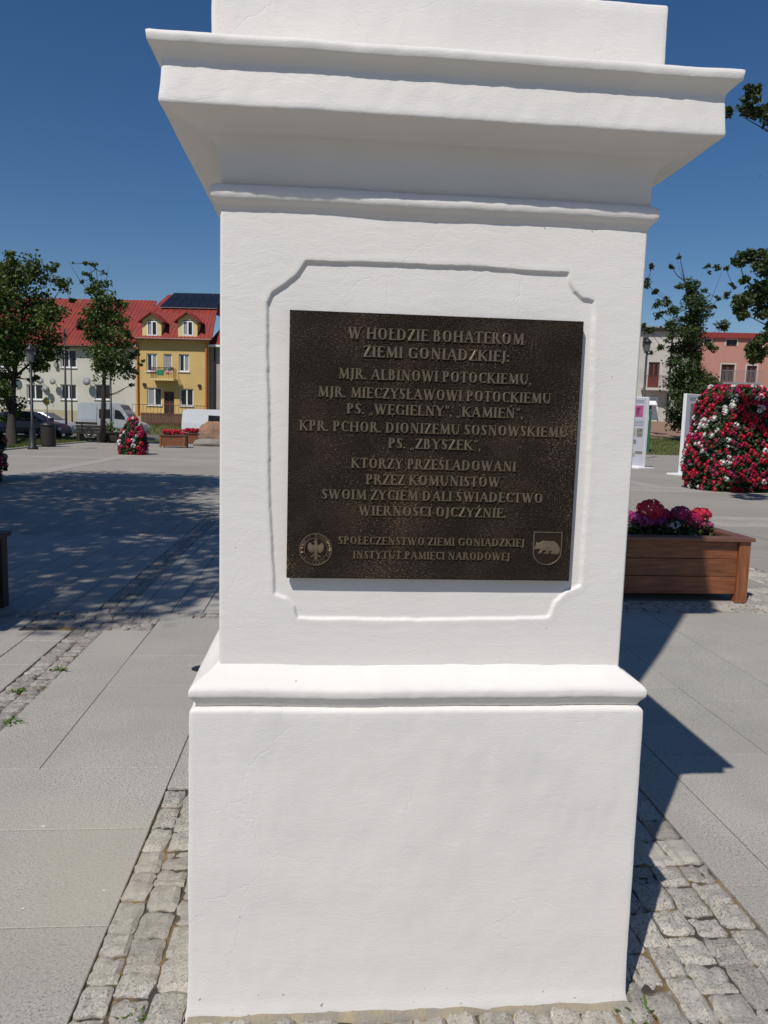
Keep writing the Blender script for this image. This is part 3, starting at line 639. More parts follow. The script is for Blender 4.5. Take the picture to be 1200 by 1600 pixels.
def glyph_me(ch, depth=0.0020):
    if ch in GME: return GME[ch]
    g = MB(); k = 0; S_ = 1.0; bold = 0.02
    for st in GL[ch][1]:
        d = -(0.088 + 0.0035*k); k += 1
        def ribbon(pts, wd):
            n = len(pts); v = []
            for i, (x, z) in enumerate(pts):
                a = pts[max(i-1, 0)]; b = pts[min(i+1, n-1)]; dx, dz = b[0]-a[0], b[1]-a[1]; l = math.hypot(dx, dz) or 1
                nx_, nz_ = -dz/l, dx/l; wi = wd[i]/2
                for s_, yy_ in ((1.10, 0.02), (1.0, d*0.62), (0.50, d), (-0.50, d), (-1.0, d*0.62), (-1.10, 0.02)):
                    v.append((x+nx_*wi*s_, yy_, z+nz_*wi*s_))
            f = []
            for i in range(n-1):
                for q in range(5): f.append((i*6+q, i*6+q+1, (i+1)*6+q+1, (i+1)*6+q))
            f.append((0, 1, 2, 3, 4, 5)); f.append(tuple((n-1)*6+q for q in (5, 4, 3, 2, 1, 0)))
            g.add(v, f)
        if st[0] == 'l': ribbon([(st[1], st[2]), (st[3], st[4])], [st[5]+bold]*2)
        elif st[0] == 's':
            zc = st[2] + (0.026 if st[2] < .3 else (-0.026 if st[2] > .8 else 0))
            ribbon([(st[1]-st[3]/2, zc), (st[1]+st[3]/2, zc)], [0.06]*2)
        else:
            cx_, cz_, rx, rz, a0, a1 = st[1:7]
            if len(st) > 7:
                n = 10; v = [(cx_+rx*math.cos(2*math.pi*i/n)*s_, y_, cz_+rz*math.sin(2*math.pi*i/n)*s_) for s_, y_ in ((1.1, .02), (1, d*.7), (.7, d)) for i in range(n)]
                f = [(r_*n+i, r_*n+(i+1) % n, (r_+1)*n+(i+1) % n, (r_+1)*n+i) for r_ in (0, 1) for i in range(n)] + [tuple(2*n+i for i in range(n))]
                g.add(v, f); continue
            n = max(6, int(abs(a1-a0)/18)); pts = []; wd = []
            for i in range(n+1):
                t = R(a0+(a1-a0)*i/n); c_ = abs(math.cos(t)); wv = H_+bold*.5+(T+bold-H_)*c_**1.5
                pts.append((cx_+(rx-wv*0.5*c_)*math.cos(t), cz_+rz*math.sin(t)*(1-0.03))); wd.append(wv)
            ribbon(pts, wd)
    me = bpy.data.meshes.new('letter'); me.from_pydata(g.v, [], g.f); me.materials.append(M_bronzel)
    bm = bmesh.new(); bm.from_mesh(me); bmesh.ops.recalc_face_normals(bm, faces=bm.faces); bm.to_mesh(me); bm.free()
    GME[ch] = me; return me
def text_line(txt, xL, xR, yc, cap, parent=plq, n_=None):
    a = at(xL, yc, PY); b = at(xR, yc, PY)
    ln = bpy.data.objects.new('inscription_line', None); col.objects.link(ln); ln.parent = parent; ln.location = (0, 0, 0)
    tot = sum(GL[c][0] for c in txt); capm = cap*pxm(PY)*1.01
    sx = (b.x-a.x)/tot; x = a.x-pcx
    slope = (b.z-a.z)/(b.x-a.x)
    for c in txt:
        wd = GL[c][0]*sx
        if c != ' ':
            zb = a.z-pcz-capm/2+slope*0
            link('letter', glyph_me(c), ln, loc=(x, -0.0001, zb), scale=(sx, 0.021, capm))
        x += wd
# photographed baseline follows the plate, so use the mean height of each line
def tl(txt, xL, xR, yc, cap):
    # yc is read at the line's centre
    text_line(txt, xL, xR, yc, cap)
LINES = [('W HOŁDZIE BOHATEROM',543,820,525,17),('ZIEMI GONIĄDZKIEJ:',567,797,553,16.5),('MJR. ALBINOWI POTOCKIEMU,',528,831,588,16),
 ('MJR. MIECZYSŁAWOWI POTOCKIEMU',496,862,617,16),('PS. „WĘGIELNY”, „KAMIEŃ”,',541,818,642,15.5),('KPR. PCHOR. DIONIZEMU SOSNOWSKIEMU',467,888,670,15.5),
 ('PS. „ZBYSZEK”,',606,752,694,15.5),('KTÓRZY PRZEŚLADOWANI',548,807,726,15.5),('PRZEZ KOMUNISTÓW',571,782,751,15.5),
 ('SWOIM ŻYCIEM DALI ŚWIADECTWO',502,849,775,15),('WIERNOŚCI OJCZYŹNIE.',560,791,799.5,15),('SPOŁECZEŃSTWO ZIEMI GONIĄDZKIEJ',528,820,846,12),('INSTYTUT PAMIĘCI NARODOWEJ',551,797,868,12)]
def text_line(txt, xL, xR, yc, cap, parent=plq):
    xm = (xL+xR)/2; mid = at(xm, yc, PY)
    xa_, xb_ = at(xL, yc, PY).x, at(xR, yc, PY).x
    ln = bpy.data.objects.new('inscription_line', None); col.objects.link(ln); ln.parent = parent
    ln.location = (xa_-pcx, 0, mid.z-pcz)
    tot = sum(GL[c][0] for c in txt); capm = cap*pxm(PY); sx = (xb_-xa_)/tot; x = 0
    for c in txt:
        if c != ' ': link('letter', glyph_me(c), ln, loc=(x, 0, -capm/2), scale=(sx, 0.030, capm))
        x += GL[c][0]*sx
for l in LINES: text_line(*l)
# round seal with crowned eagle
sc = at(493.5, 858.5, PY); sl = bpy.data.objects.new('seal', None); col.objects.link(sl); sl.parent = plq; sl.location = (sc.x-pcx, 0, sc.z-pcz)
RS = 26*pxm(PY)
def ringmesh(r1, w_, d, n=48):
    g = MB(); v = []; f = []
    for i in range(n):
        t = 2*math.pi*i/n
        for r_, y_ in ((r1, 0.0005), (r1-w_*.25, -d), (r1-w_*.75, -d), (r1-w_, 0.0005)): v.append((r_*math.cos(t), y_, r_*math.sin(t)))
    for i in range(n):
        j = (i+1) % n
        for q in range(3): f.append((i*4+q, i*4+q+1, j*4+q+1, j*4+q))
    g.add(v, f); return g
ringmesh(RS, RS*.075, .0022).build('outer_ring', M_bronzel, sl); ringmesh(RS*.72, RS*.05, .0018).build('inner_ring', M_bronzel, sl)
g = MB(); g.lathe([(RS*.66, 0), (RS*.66, 0.0004)], 32)
wing = [(.06,.30),(.10,.10),(.05,-.05),(.14,-.16),(.20,-.38),(.30,-.50),(.20,-.48),(.12,-.42),(.06,-.30),(.05,-.55),(.0,-.62)]
left = [(.07,.34),(.13,.22),(.20,.30),(.30,.40),(.40,.44),(.44,.34),(.50,.26),(.48,.14),(.50,.04),(.44,-.04),(.42,-.14),(.34,-.16),(.28,-.26),(.20,-.22),(.14,-.14)]
def relief(polys, S_, parent, name, d, mt=M_bronzel):
    g = MB()
    for k, pl in enumerate(polys):
        n = len(pl); cxm = sum(p[0] for p in pl)/n; czm = sum(p[1] for p in pl)/n
        v = [(p[0]*S_, .0004, p[1]*S_) for p in pl] + [((cxm+(p[0]-cxm)*.93)*S_, -d*.8-.0001*k, (czm+(p[1]-czm)*.93)*S_) for p in pl] + [((cxm+(p[0]-cxm)*.6)*S_, -d-.0001*k, (czm+(p[1]-czm)*.6)*S_) for p in pl]
        f = []
        for r_ in (0, 1):
            for i in range(n): j = (i+1) % n; f.append((r_*n+i, r_*n+j, (r_+1)*n+j, (r_+1)*n+i))
        f.append(tuple(2*n+i for i in range(n))); g.add(v, f)
    return g.build(name, mt, parent)
body = [(-.09,.34),(-.13,.10),(-.12,-.20),(-.05,-.42),(.05,-.42),(.12,-.20),(.13,.10),(.09,.34)]
head = [(-.09,.32),(-.10,.46),(-.17,.50),(-.08,.55),(.05,.56),(.09,.48),(.09,.32)]
crown = [(-.07,.57),(-.10,.66),(-.03,.62),(0,.68),(.04,.62),(.10,.66),(.07,.57)]
tail = [(-.06,-.36),(-.14,-.60),(0,-.64),(.14,-.60),(.06,-.36)]
legl = [(-.06,-.24),(-.22,-.38),(-.34,-.42),(-.30,-.50),(-.20,-.48),(-.05,-.36)]
fe = [[((left[i][0]), left[i][1]) for i in range(len(left))]]
polys = [left, [(-x, z) for x, z in reversed(left)], body, head, crown, tail, legl, [(-x, z) for x, z in reversed(legl)]]
relief(polys, RS, sl, 'eagle', .0016)
ringtxt = 'PAMIĘCI * NARODOWEJ * INSTYTUT * '
tot = sum(GL[c][0] for c in ringtxt); ang = R(196)
rt = bpy.data.objects.new('seal_lettering', None); g = MB()
for c in ringtxt:
    da = GL[c][0]/tot*2*math.pi; am = ang - da/2; S2 = RS*.155
    if c != ' ':
        me = glyph_me(c); sxx = da*RS*.80/GL[c][0]
        vs = []
        for v in me.vertices:
            rad = RS*.765 + v.co.z*S2; an = am - (v.co.x-GL[c][0]/2)*sxx/(RS*.80)
            vs.append((rad*math.cos(an), v.co.y*.012, rad*math.sin(an)))
        g.add(vs, [tuple(p.vertices) for p in me.polygons])
    ang -= da
g.build('seal_lettering', M_bronzel, sl)
# coat of arms: shield with a walking bear
ca = at(855, 857.5, PY); sh = bpy.data.objects.new('coat_of_arms', None); col.objects.link(sh); sh.parent = plq; sh.location = (ca.x-pcx, 0, ca.z-pcz)
U = pxm(PY)
def shp(s): 
    o_ = [(-24*s, 28*s), ] ; o_ = [(-24, 28)]
    o_ += [(-24, 0)] + [(-24*math.cos(t), -5-22*math.sin(t)) for t in [math.pi*k/16 for k in range(0, 17)]] + [(24, 0), (24, 28)]
    return [(x*s, z*s) for x, z in o_]
outr = shp(1.0); inn = [(x*.90, (z-1)*.915+1) for x, z in outr]
g = MB(); n = len(outr); v = []
for (a, b), (c, d) in zip(outr, inn):
    v += [(a*U, .0005, b*U), ((a*.8+c*.2)*U, -.0022, (b*.8+d*.2)*U), ((a*.3+c*.7)*U, -.0022, (b*.3+d*.7)*U), (c*U, .0005, d*U)]
f = [(i*4+q, i*4+q+1, ((i+1) % n)*4+q+1, ((i+1) % n)*4+q) for i in range(n) for q in range(3)]
g.add(v, f); g.build('shield_rim', M_bronzel, sh)
g = MB(); v = [(x*U, -.0004, z*U) for x, z in inn]; g.add(v, [tuple(range(len(v)))]); g.build('shield_field', mat('bronze_dark', (.03,.018,.013), .35, metal=.5), sh)
bear = [(-22.5,0),(-21,3),(-19.5,6),(-19.5,9),(-17.5,11),(-16.5,9.5),(-14,9.5),(-7,13.5),(3,13),(11,13),(17,8),(20,4),(22,-2),(21,-6),(19,-9),(7,-9),(6,-7),(10,-5.5),(7,-4),(4,-3.5),(3,-8.5),(-6,-9),(-6,-7),(-2,-6.5),(-3,-3),(-9,-3),(-12,-9),(-15,-9),(-15,-6),(-11,-1.5),(-16,-.5),(-20,-1.2)]
g = MB(); n = len(bear); cxm, czm = 0, 3
v = [(x*U, 0, z*U) for x, z in bear] + [(((x-cxm)*.96+cxm)*U, -.0018, ((z-czm)*.96+czm)*U) for x, z in bear] + [(((x-cxm)*.8+cxm)*U, -.0024, ((z-czm)*.82+czm)*U) for x, z in bear]
f = []
for r_ in (0, 1):
    for i in range(n): j = (i+1) % n; f.append((r_*n+i, r_*n+j, (r_+1)*n+j, (r_+1)*n+i))
f.append(tuple(2*n+i for i in range(n))); g.add(v, f); g.build('bear', M_bronzel, sh)

# ================================================================ FOLIAGE
def leaves(name, blobs, per, size, mt, parent, kind=None, seed=1, clump=0.30, flat=0.5, origin=(0,0,0), law=False):
    """blobs: (x,y,z,rx,ry,rz); leaf sized folded faces gathered in clumps through each blob's volume"""
    q = np.random.default_rng(seed); C_ = []
    for (x, y, z, rx, ry, rz) in blobs:
        n = max(6, int(per*((rx*ry*rz)**.5 if law else (rx*ry*rz)**(2/3))))
        nc = max(3, n//26)
        d = q.normal(size=(nc, 3)); d /= np.linalg.norm(d, axis=1)[:, None]
        cc = d*(q.random(nc)**0.45)[:, None]*np.array([rx, ry, rz])
        k = q.integers(0, nc, n); cr = clump*(rx*ry*rz)**(1/3)
        C_.append(np.array([x, y, z]) + cc[k] + np.clip(q.normal(size=(n, 3)), -1.7, 1.7)*cr*np.array([1, 1, .7]))
    P_ = np.concatenate(C_) - np.array(origin); n = len(P_)
    up = q.normal(size=(n, 3))*np.array([1, 1, 1]) + np.array([0, 0, flat*1.6]); up /= np.linalg.norm(up, axis=1)[:, None]
    a = np.cross(up, q.normal(size=(n, 3))); a /= np.linalg.norm(a, axis=1)[:, None]; b = np.cross(up, a)
    s_ = (size*q.uniform(.6, 1.3, n))[:, None]
    v0 = P_ - a*s_*.55; v1 = P_ + b*s_*.32 + up*s_*.10; v2 = P_ + a*s_*.55 - up*s_*.06; v3 = P_ - b*s_*.32 + up*s_*.10
    V = np.stack([v0, v1, v2, v3], 1).reshape(-1, 3); i = np.arange(n)*4
    F = np.concatenate([np.stack([i, i+1, i+2], 1), np.stack([i, i+2, i+3], 1)])
    return npmesh(name, V, F, mt, parent, kind)
def tree(label, base, px_blobs, Y, leafm, trunk_px, trunk_r, limbs, size, per, seed, group=None, depth=1.0, extra=(), name='tree', clump=0.30):
    q = random.Random(seed); t = thing(name, label, 'tree', base, 0, group); b = Vector(base); sc_ = pxm(Y); bl = []
    for (x, y, r_) in px_blobs:
        p = at(x, y, Y); rad = r_*sc_; yo = q.uniform(-1, 1)*depth
        bl.append((p.x, p.y+yo, p.z, rad, rad*q.uniform(.9, 1.4), rad*q.uniform(.85, 1.0)))
    bl += list(extra)
    g = MB(); pts = [Vector((0, 0, -0.1))]
    for (x, y) in trunk_px: pts.append(at(x, y, Y)-b)
    n = len(pts); rad = [trunk_r*(1.25 if i == 0 else max(.07, 1-i/(n-1)*0.95)) for i in range(n)]
    g.tube(pts, rad, 9); g.build('trunk', M_bark, t, smooth=True)
    for (i, tx, ty, r_) in limbs:
        e = at(tx, ty, Y) - b; s0 = pts[i]; e.y += q.uniform(-.5, .5)*depth
        md = (s0+e)/2 + Vector((q.uniform(-.1, .1), 0, -(e-s0).length*0.10))
        gg = MB(); gg.tube([s0, md, e], [r_, r_*.65, r_*.22], 6); gg.build('limb', M_bark, t, smooth=True)
    # fine twigs from the nearest trunk point into each blob
    gg = MB(); net = [(p, trunk_r*.3) for p in pts[1:]]; todo = [(Vector((x, y, z))-b, rx, ry, rz) for (x, y, z, rx, ry, rz) in bl]
    while todo:
        k_, e, src = min(((i_, t_[0], min(net, key=lambda n_: (n_[0]-t_[0]).length + max(0, n_[0].z-t_[0].z)*.8)) for i_, t_ in enumerate(todo)), key=lambda c_: (c_[2][0]-c_[1]).length)
        e, rx, ry, rz = todo.pop(k_); s0, r_s = src; r_ = max(.45*sc_, min(r_s*.8, trunk_r*.16)); L_ = (e-s0).length
        md = (s0+e)/2 + Vector((q.uniform(-.08, .08)*L_, q.uniform(-.08, .08)*L_, -0.05*L_)); gg.tube([s0, md, e], [r_, r_*.85, r_*.7], 5, cap=False); net.append((e, r_*.8))
        for kk in range(4):
            e2 = e + Vector((q.uniform(-.9, .9)*rx, q.uniform(-.9, .9)*ry, q.uniform(-.4, 1.0)*rz)); gg.tube([e, (e+e2)/2+Vector((0, 0, .05*rz)), e2], [r_*.5, r_*.35, r_*.12], 4, cap=False)
    gg.build('twigs', M_bark, t, kind='stuff', fix=False)
    leaves('crown', bl, per, size, leafm, t, 'stuff', seed, clump=clump, origin=base, law=(seed == 14))
    return t

# ================================================================ LAWNS, ROAD, TERRAIN
def sheet(name, x0, x1, y0, y1, dz, mt, nx_=40, ny_=40, cut=None, kind='structure'):
    g = MB(); 
    for j in range(ny_+1):
        for i in range(nx_+1):
            x = x0+(x1-x0)*i/nx_; y = y0+(y1-y0)*j/ny_
            if cut: x, y = cut(x, y, i/nx_, j/ny_)
            g.v.append((x, y, terrain(x, y)+dz))
    fs = [(j*(nx_+1)+i, j*(nx_+1)+i+1, (j+1)*(nx_+1)+i+1, (j+1)*(nx_+1)+i) for j in range(ny_) for i in range(nx_)]
    g.f += fs; g.m += [0]*len(fs); return g.build(name, mt, kind=kind, smooth=True, fix=False)
lw = sheet('lawn', -120, 120, 39.0, 160, 0.010, M_grass, 60, 60)
sheet('left_lawn', -60, -12.2, 26.6, 39.0, 0.006, M_grass, 10, 10)
sheet('road', -120, 4, 43.6, 53.5, 0.018, M_asph, 40, 8)
sheet('brick_path', 8, 60, 50.5, 61.5, 0.018, M_brickp, 30, 8)
g = MB(); g.box(-60, -12.2, 26.45, 26.6, -0.01, 0.05); g.box(-12.2, -12.05, 26.45, 39, -0.01, 0.05); g.box(-12.05, 60, 38.85, 39, -0.01, 0.05)
g.box(-120, 3, 43.4, 43.6, 0, 0.12); g.build('lawn_kerb', M_paver, kind='structure', fix=False)
def blades(name, x0, x1, y0, y1, n, h, seed):
    q = np.random.default_rng(seed); x = q.uniform(x0, x1, n); y = q.uniform(y0, y1, n)
    z = np.array([terrain(a, b) for a, b in zip(x, y)]); a = q.uniform(0, 6.28, n); hh = h*q.uniform(.4, 1.3, n); w_ = 0.03
    dx, dy = np.cos(a)*w_, np.sin(a)*w_; lx, ly = q.normal(size=n)*hh*.4, q.normal(size=n)*hh*.4
    V = np.stack([np.stack([x-dx, y-dy, z], 1), np.stack([x+dx, y+dy, z], 1), np.stack([x+lx, y+ly, z+hh], 1)], 1).reshape(-1, 3)
    i = np.arange(n)*3; o = npmesh(name, V, np.stack([i, i+1, i+2], 1), M_blade, kind='stuff'); return o
tag(blades('grass', -24, -12.2, 26.6, 43.3, 26000, 0.11, 3), 'rough short grass of the lawn behind the lamp post and litter bin', 'grass')
tag(blades('grass', -30, -6, 53.6, 64, 14000, 0.13, 4), 'grass strip in front of the houses beyond the vans', 'grass')
tag(blades('grass', 12, 34, 39, 50.4, 26000, 0.10, 5), 'green lawn behind the two information boards', 'grass')

# ================================================================ HOUSES
class Fac:
    """a facade plane: origin at its lower left corner, direction d along it"""
    def __init__(s, px, py, Y, turn, z0=None):
        p = at(px, py, Y); a = YAW+turn; s.d = Vector((math.cos(a), -math.sin(a), 0)); s.n = Vector((-s.d.y, s.d.x, 0))
        if z0 is not None: p.z = z0
        s.o = p; s.rot = -a
    def l(s, px, py):
        r_ = ray(px, py); t = (s.o-CAM).dot(s.n)/r_.dot(s.n); q = CAM + r_*t - s.o; return q.dot(s.d), q.z
    def rect(s, x0, y0, x1, y1):
        a = s.l(x0, y1); b = s.l(x1, y0); return a[0], b[0], a[1], b[1]
def facade(root, x0, x1, z0, z1, holes, mt, depth=9, th=0.25, name='wall'):
    xs = sorted({x0, x1} | {h[0] for h in holes} | {h[1] for h in holes}); zs = sorted({z0, z1} | {h[2] for h in holes} | {h[3] for h in holes})
    g = MB()
    for a, b in zip(xs[:-1], xs[1:]):
        for c, d in zip(zs[:-1], zs[1:]):
            mx, mz = (a+b)/2, (c+d)/2
            if any(h[0] < mx < h[1] and h[2] < mz < h[3] for h in holes): continue
            g.add([(a,0,c),(b,0,c),(b,0,d),(a,0,d)], [(0,1,2,3)])
    for (a, b, c, d) in holes:
        g.add([(a,0,c),(b,0,c),(b,0,d),(a,0,d),(a,th,c),(b,th,c),(b,th,d),(a,th,d)], [(0,4,5,1),(1,5,6,2),(2,6,7,3),(3,7,4,0)])
    g.add([(x0,0,z0),(x1,0,z0),(x1,depth,z0),(x0,depth,z0),(x0,0,z1),(x1,0,z1),(x1,depth,z1),(x0,depth,z1)], [(1,2,6,5),(2,3,7,6),(3,0,4,7),(4,5,6,7)])
    return g.build(name, mt, root, fix=False)
def window(root, h, y=0.13, leafs=2, frame=M_wframe, sill=True, curtain=None, name='window', fw=0.09):
    a, b, c, d = h; g = MB(); g.box(a, a+fw, y-.03, y+.05, c, d); g.box(b-fw, b, y-.03, y+.05, c, d); g.box(a+fw, b-fw, y-.03, y+.05, c, c+fw); g.box(a+fw, b-fw, y-.03, y+.05, d-fw, d)
    for k in range(1, leafs): m_ = a+(b-a)*k/leafs; g.box(m_-fw*.6, m_+fw*.6, y-.035, y+.045, c+fw, d-fw)
    w_ = g.build(name, frame, root, fix=False)
    for k in range(leafs):
        p0 = a+fw+(b-a-2*fw)*k/leafs+.02; p1 = a+fw+(b-a-2*fw)*(k+1)/leafs-.02
        g = MB(); g.box(p0, p1, y+.0, y+.012, c+fw-.02, d-fw+.02); g.build('pane', M_glass if not (curtain and k in curtain) else M_curt, w_, fix=False)
    if sill: g = MB(); g.box(a-.06, b+.06, -.09, y-.03, c-.06, c-.002); g.build('sill', M_wframe if frame is M_wframe else M_beige, w_, fix=False)
    return w_
def roof_plane(root, corners, name='roof', mt=M_roof, ribs=0.33, th=0.12):
    """corners: eave-left, eave-right, ridge-right, ridge-left (local)"""
    A, B, C_, D = [Vector(c) for c in corners]; n = (B-A).cross(D-A).normalized(); g = MB()
    v = [A, B, C_, D] + [p-n*th for p in (A, B, C_, D)]
    g.add(v, [(0,1,2,3),(7,6,5,4),(0,4,5,1),(1,5,6,2),(2,6,7,3),(3,7,4,0)])
    k = int((B-A).length/ribs)
    for i in range(1, k):
        t = i/k; p = A.lerp(B, t); q = D.lerp(C_, t); e = (B-A).normalized()*.02
        g.add([p-e, p+e, q+e, q-e, p-e+n*.03, p+e+n*.03, q+e+n*.03, q-e+n*.03], [(4,5,6,7),(0,1,5,4),(1,2,6,5),(2,3,7,6),(3,0,4,7)])
    return g.build(name, mt, root, fix=False)

# --- cream apartment house with red roof and satellite dishes (left)
Fa = Fac(20, 672, 66, 0.05, z0=0.45)
hw = thing('apartment_house', 'long cream rendered house with red roof and satellite dishes, left of the yellow house', 'house', Fa.o, Fa.rot)
xr = Fa.l(212, 600)[0]; eave = Fa.l(150, 545)[1]; xl = -14
holes = []
for (x0, x1) in ((42, 67), (95, 119), (148, 172)):
    for (y0, y1) in ((601, 624), (546, 574)): holes.append(Fa.rect(x0, y0, x1, y1))
dx = Fa.l(95, 610)[0]-Fa.l(42, 610)[0]
for k in (1, 2, 3):
    for (y0, y1) in ((601, 624), (546, 574)): a, b, c, d = Fa.rect(42, y0, 67, y1); holes.append((a-dx*k, b-dx*k, c, d))
eave = max(eave, max(h[3] for h in holes)+0.25)
facade(hw, xl, xr, 0.0, eave, holes, M_wallw)
g = MB(); g.box(xl, xr-.01, -.06, -.003, -0.4, Fa.l(150, 642)[1]); g.build('plinth', M_plinth, hw, fix=False)
for h in holes: window(hw, h, leafs=2)
rz = Fa.l(150, 476)[1]
roof_plane(hw, [(xl-.4, -.5, eave-.02), (xr, -.5, eave-.02), (xr, 5.2, rz+1.2), (xl-.4, 5.2, rz+1.2)])
g = MB(); g.tube([(xl-.3, -.55, eave-.08), (xr-.05, -.55, eave-.08)], .08, 8); g.build('gutter', M_dwood, hw, fix=False)
for (x, y, r_) in ((24, 586, 5.5), (68, 596, 5), (87, 597, 4.6), (75, 608, 5.2), (140, 597, 6)):
    a, z = Fa.l(x, y); rad = r_*pxm(66)
    g = MB(); prof = [(0.001, 0.0)]+[(rad*k/5, rad*.28*(k/5)**2) for k in range(1, 6)]+[(rad*1.0, rad*.28+.03)]
    g.lathe(prof, 16); V2 = [(p[0], p[1], p[2]) for p in g.v]
    g.v = [(a+p[0], -.45-p[2]*.9+p[1]*.3, z+p[1]*.95+p[2]*.3) for p in V2]
    dsh = g.build('satellite_dish', M_grey, hw, smooth=True)
    g = MB(); g.tube([(a, -.02, z-.1), (a, -.42, z)], .03, 6); g.tube([(a, -.45, z-rad*.9), (a, -.95, z-rad*.2)], .02, 5); g.build('dish_arm', M_grey, dsh, fix=False)
g = MB(); g.box(Fa.l(86, 570)[0], Fa.l(91, 570)[0], -.25, 0, Fa.l(88, 574)[1], Fa.l(88, 566)[1]); g.build('air_unit', M_grey, hw, fix=False)

# --- yellow house
Fy = Fac(213, 668, 64.5, 0.05, z0=0.45)
hy = thing('yellow_house', 'narrow yellow house with red mansard roof, two dormers, solar panels and a small flowered balcony', 'house', Fy.o, Fy.rot)
W_ = Fy.l(325, 600)[0]; ev = Fy.l(270, 529.5)[1]
wins = [Fy.rect(229, 552.5, 245, 580), Fy.rect(279.5, 553.5, 295.5, 580.5), Fy.rect(230, 606, 252.5, 633), Fy.rect(281, 607.5, 302, 634)]
bal = Fy.rect(256, 553, 268.5, 581); dr = Fy.rect(256.5, 612, 272, 651)
facade(hy, 0, W_, 0, ev, wins+[bal, dr], M_yel, depth=10)
for i, h in enumerate(wins): window(hy, h, leafs=2, curtain={0: (1,), 1: (1,), 2: (0,)}.get(i))
window(hy, bal, leafs=1, sill=False, curtain=(0,), name='balcony_door')
a, b, c, d = dr; g = MB(); g.box(a, b, .12, .18, c, d); do = g.build('door', M_bframe, hy, fix=False)
for k in (0, 1):
    for zz in (.08, .55): g = MB(); g.box(a+.08+k*(b-a)/2, a+(b-a)/2-.06+k*(b-a)/2, .10, .121, c+zz*(d-c), c+(zz+.38)*(d-c)); g.build('door_panel', M_dwood, do, fix=False)
zr = Fy.l(270, 490)[1]; zt = Fy.l(270, 469)[1]
s1 = 1.9; A0 = Vector((-.25, -.45, ev)); 
roof_plane(hy, [(-.35, -.5, ev), (W_+.45, -.5, ev), (W_+.1, 2.1, zr+.35), (.25, 2.1, zr+.35)])
roof_plane(hy, [(.25, 2.1, zr+.33), (W_+.1, 2.1, zr+.33), (W_-.3, 5.6, zt+1.3), (.9, 5.6, zt+1.3)], ribs=.5)
roof_plane(hy, [(W_+.1, 2.1, zr+.33), (W_+.1, 9.5, zr+.33), (W_-.3, 6.5, zt+1.3), (W_-.3, 5.6, zt+1.3)], ribs=.5)
# solar array on the upper slope
P0 = Vector((.25, 2.1, zr+.33)); P1 = Vector((W_+.1, 2.1, zr+.33)); P2 = Vector((W_-.3, 5.6, zt+1.3)); P3 = Vector((.9, 5.6, zt+1.3))
nn = (P1-P0).cross(P3-P0).normalized()
for r_ in range(2):
    for k in range(6):
        def qp(u, v): return P0.lerp(P1, u).lerp(P3.lerp(P2, u), v) + nn*.22
        u0_, u1_ = .13+.145*k, .13+.145*(k+1)-.008; v0_, v1_ = .20+.40*r_, .20+.40*(r_+1)-.02
        q_ = [qp(u0_, v0_), qp(u1_, v0_), qp(u1_, v1_), qp(u0_, v1_)]; g = MB()
        g.add(q_+[p-nn*.05 for p in q_], [(0,1,2,3),(7,6,5,4),(0,4,5,1),(1,5,6,2),(2,6,7,3),(3,7,4,0)]); g.build('solar_panel', M_solar, hy, fix=False)
g = MB()
for v_ in (.19, .59, .985): a_, b_ = P0.lerp(P1, .12).lerp(P3.lerp(P2, .12), v_)+nn*.16, P0.lerp(P1, 1.0).lerp(P3.lerp(P2, 1.0), v_)+nn*.16; g.tube([a_, b_], .03, 5)
g.build('panel_rails', M_alu, hy, kind='stuff', fix=False)
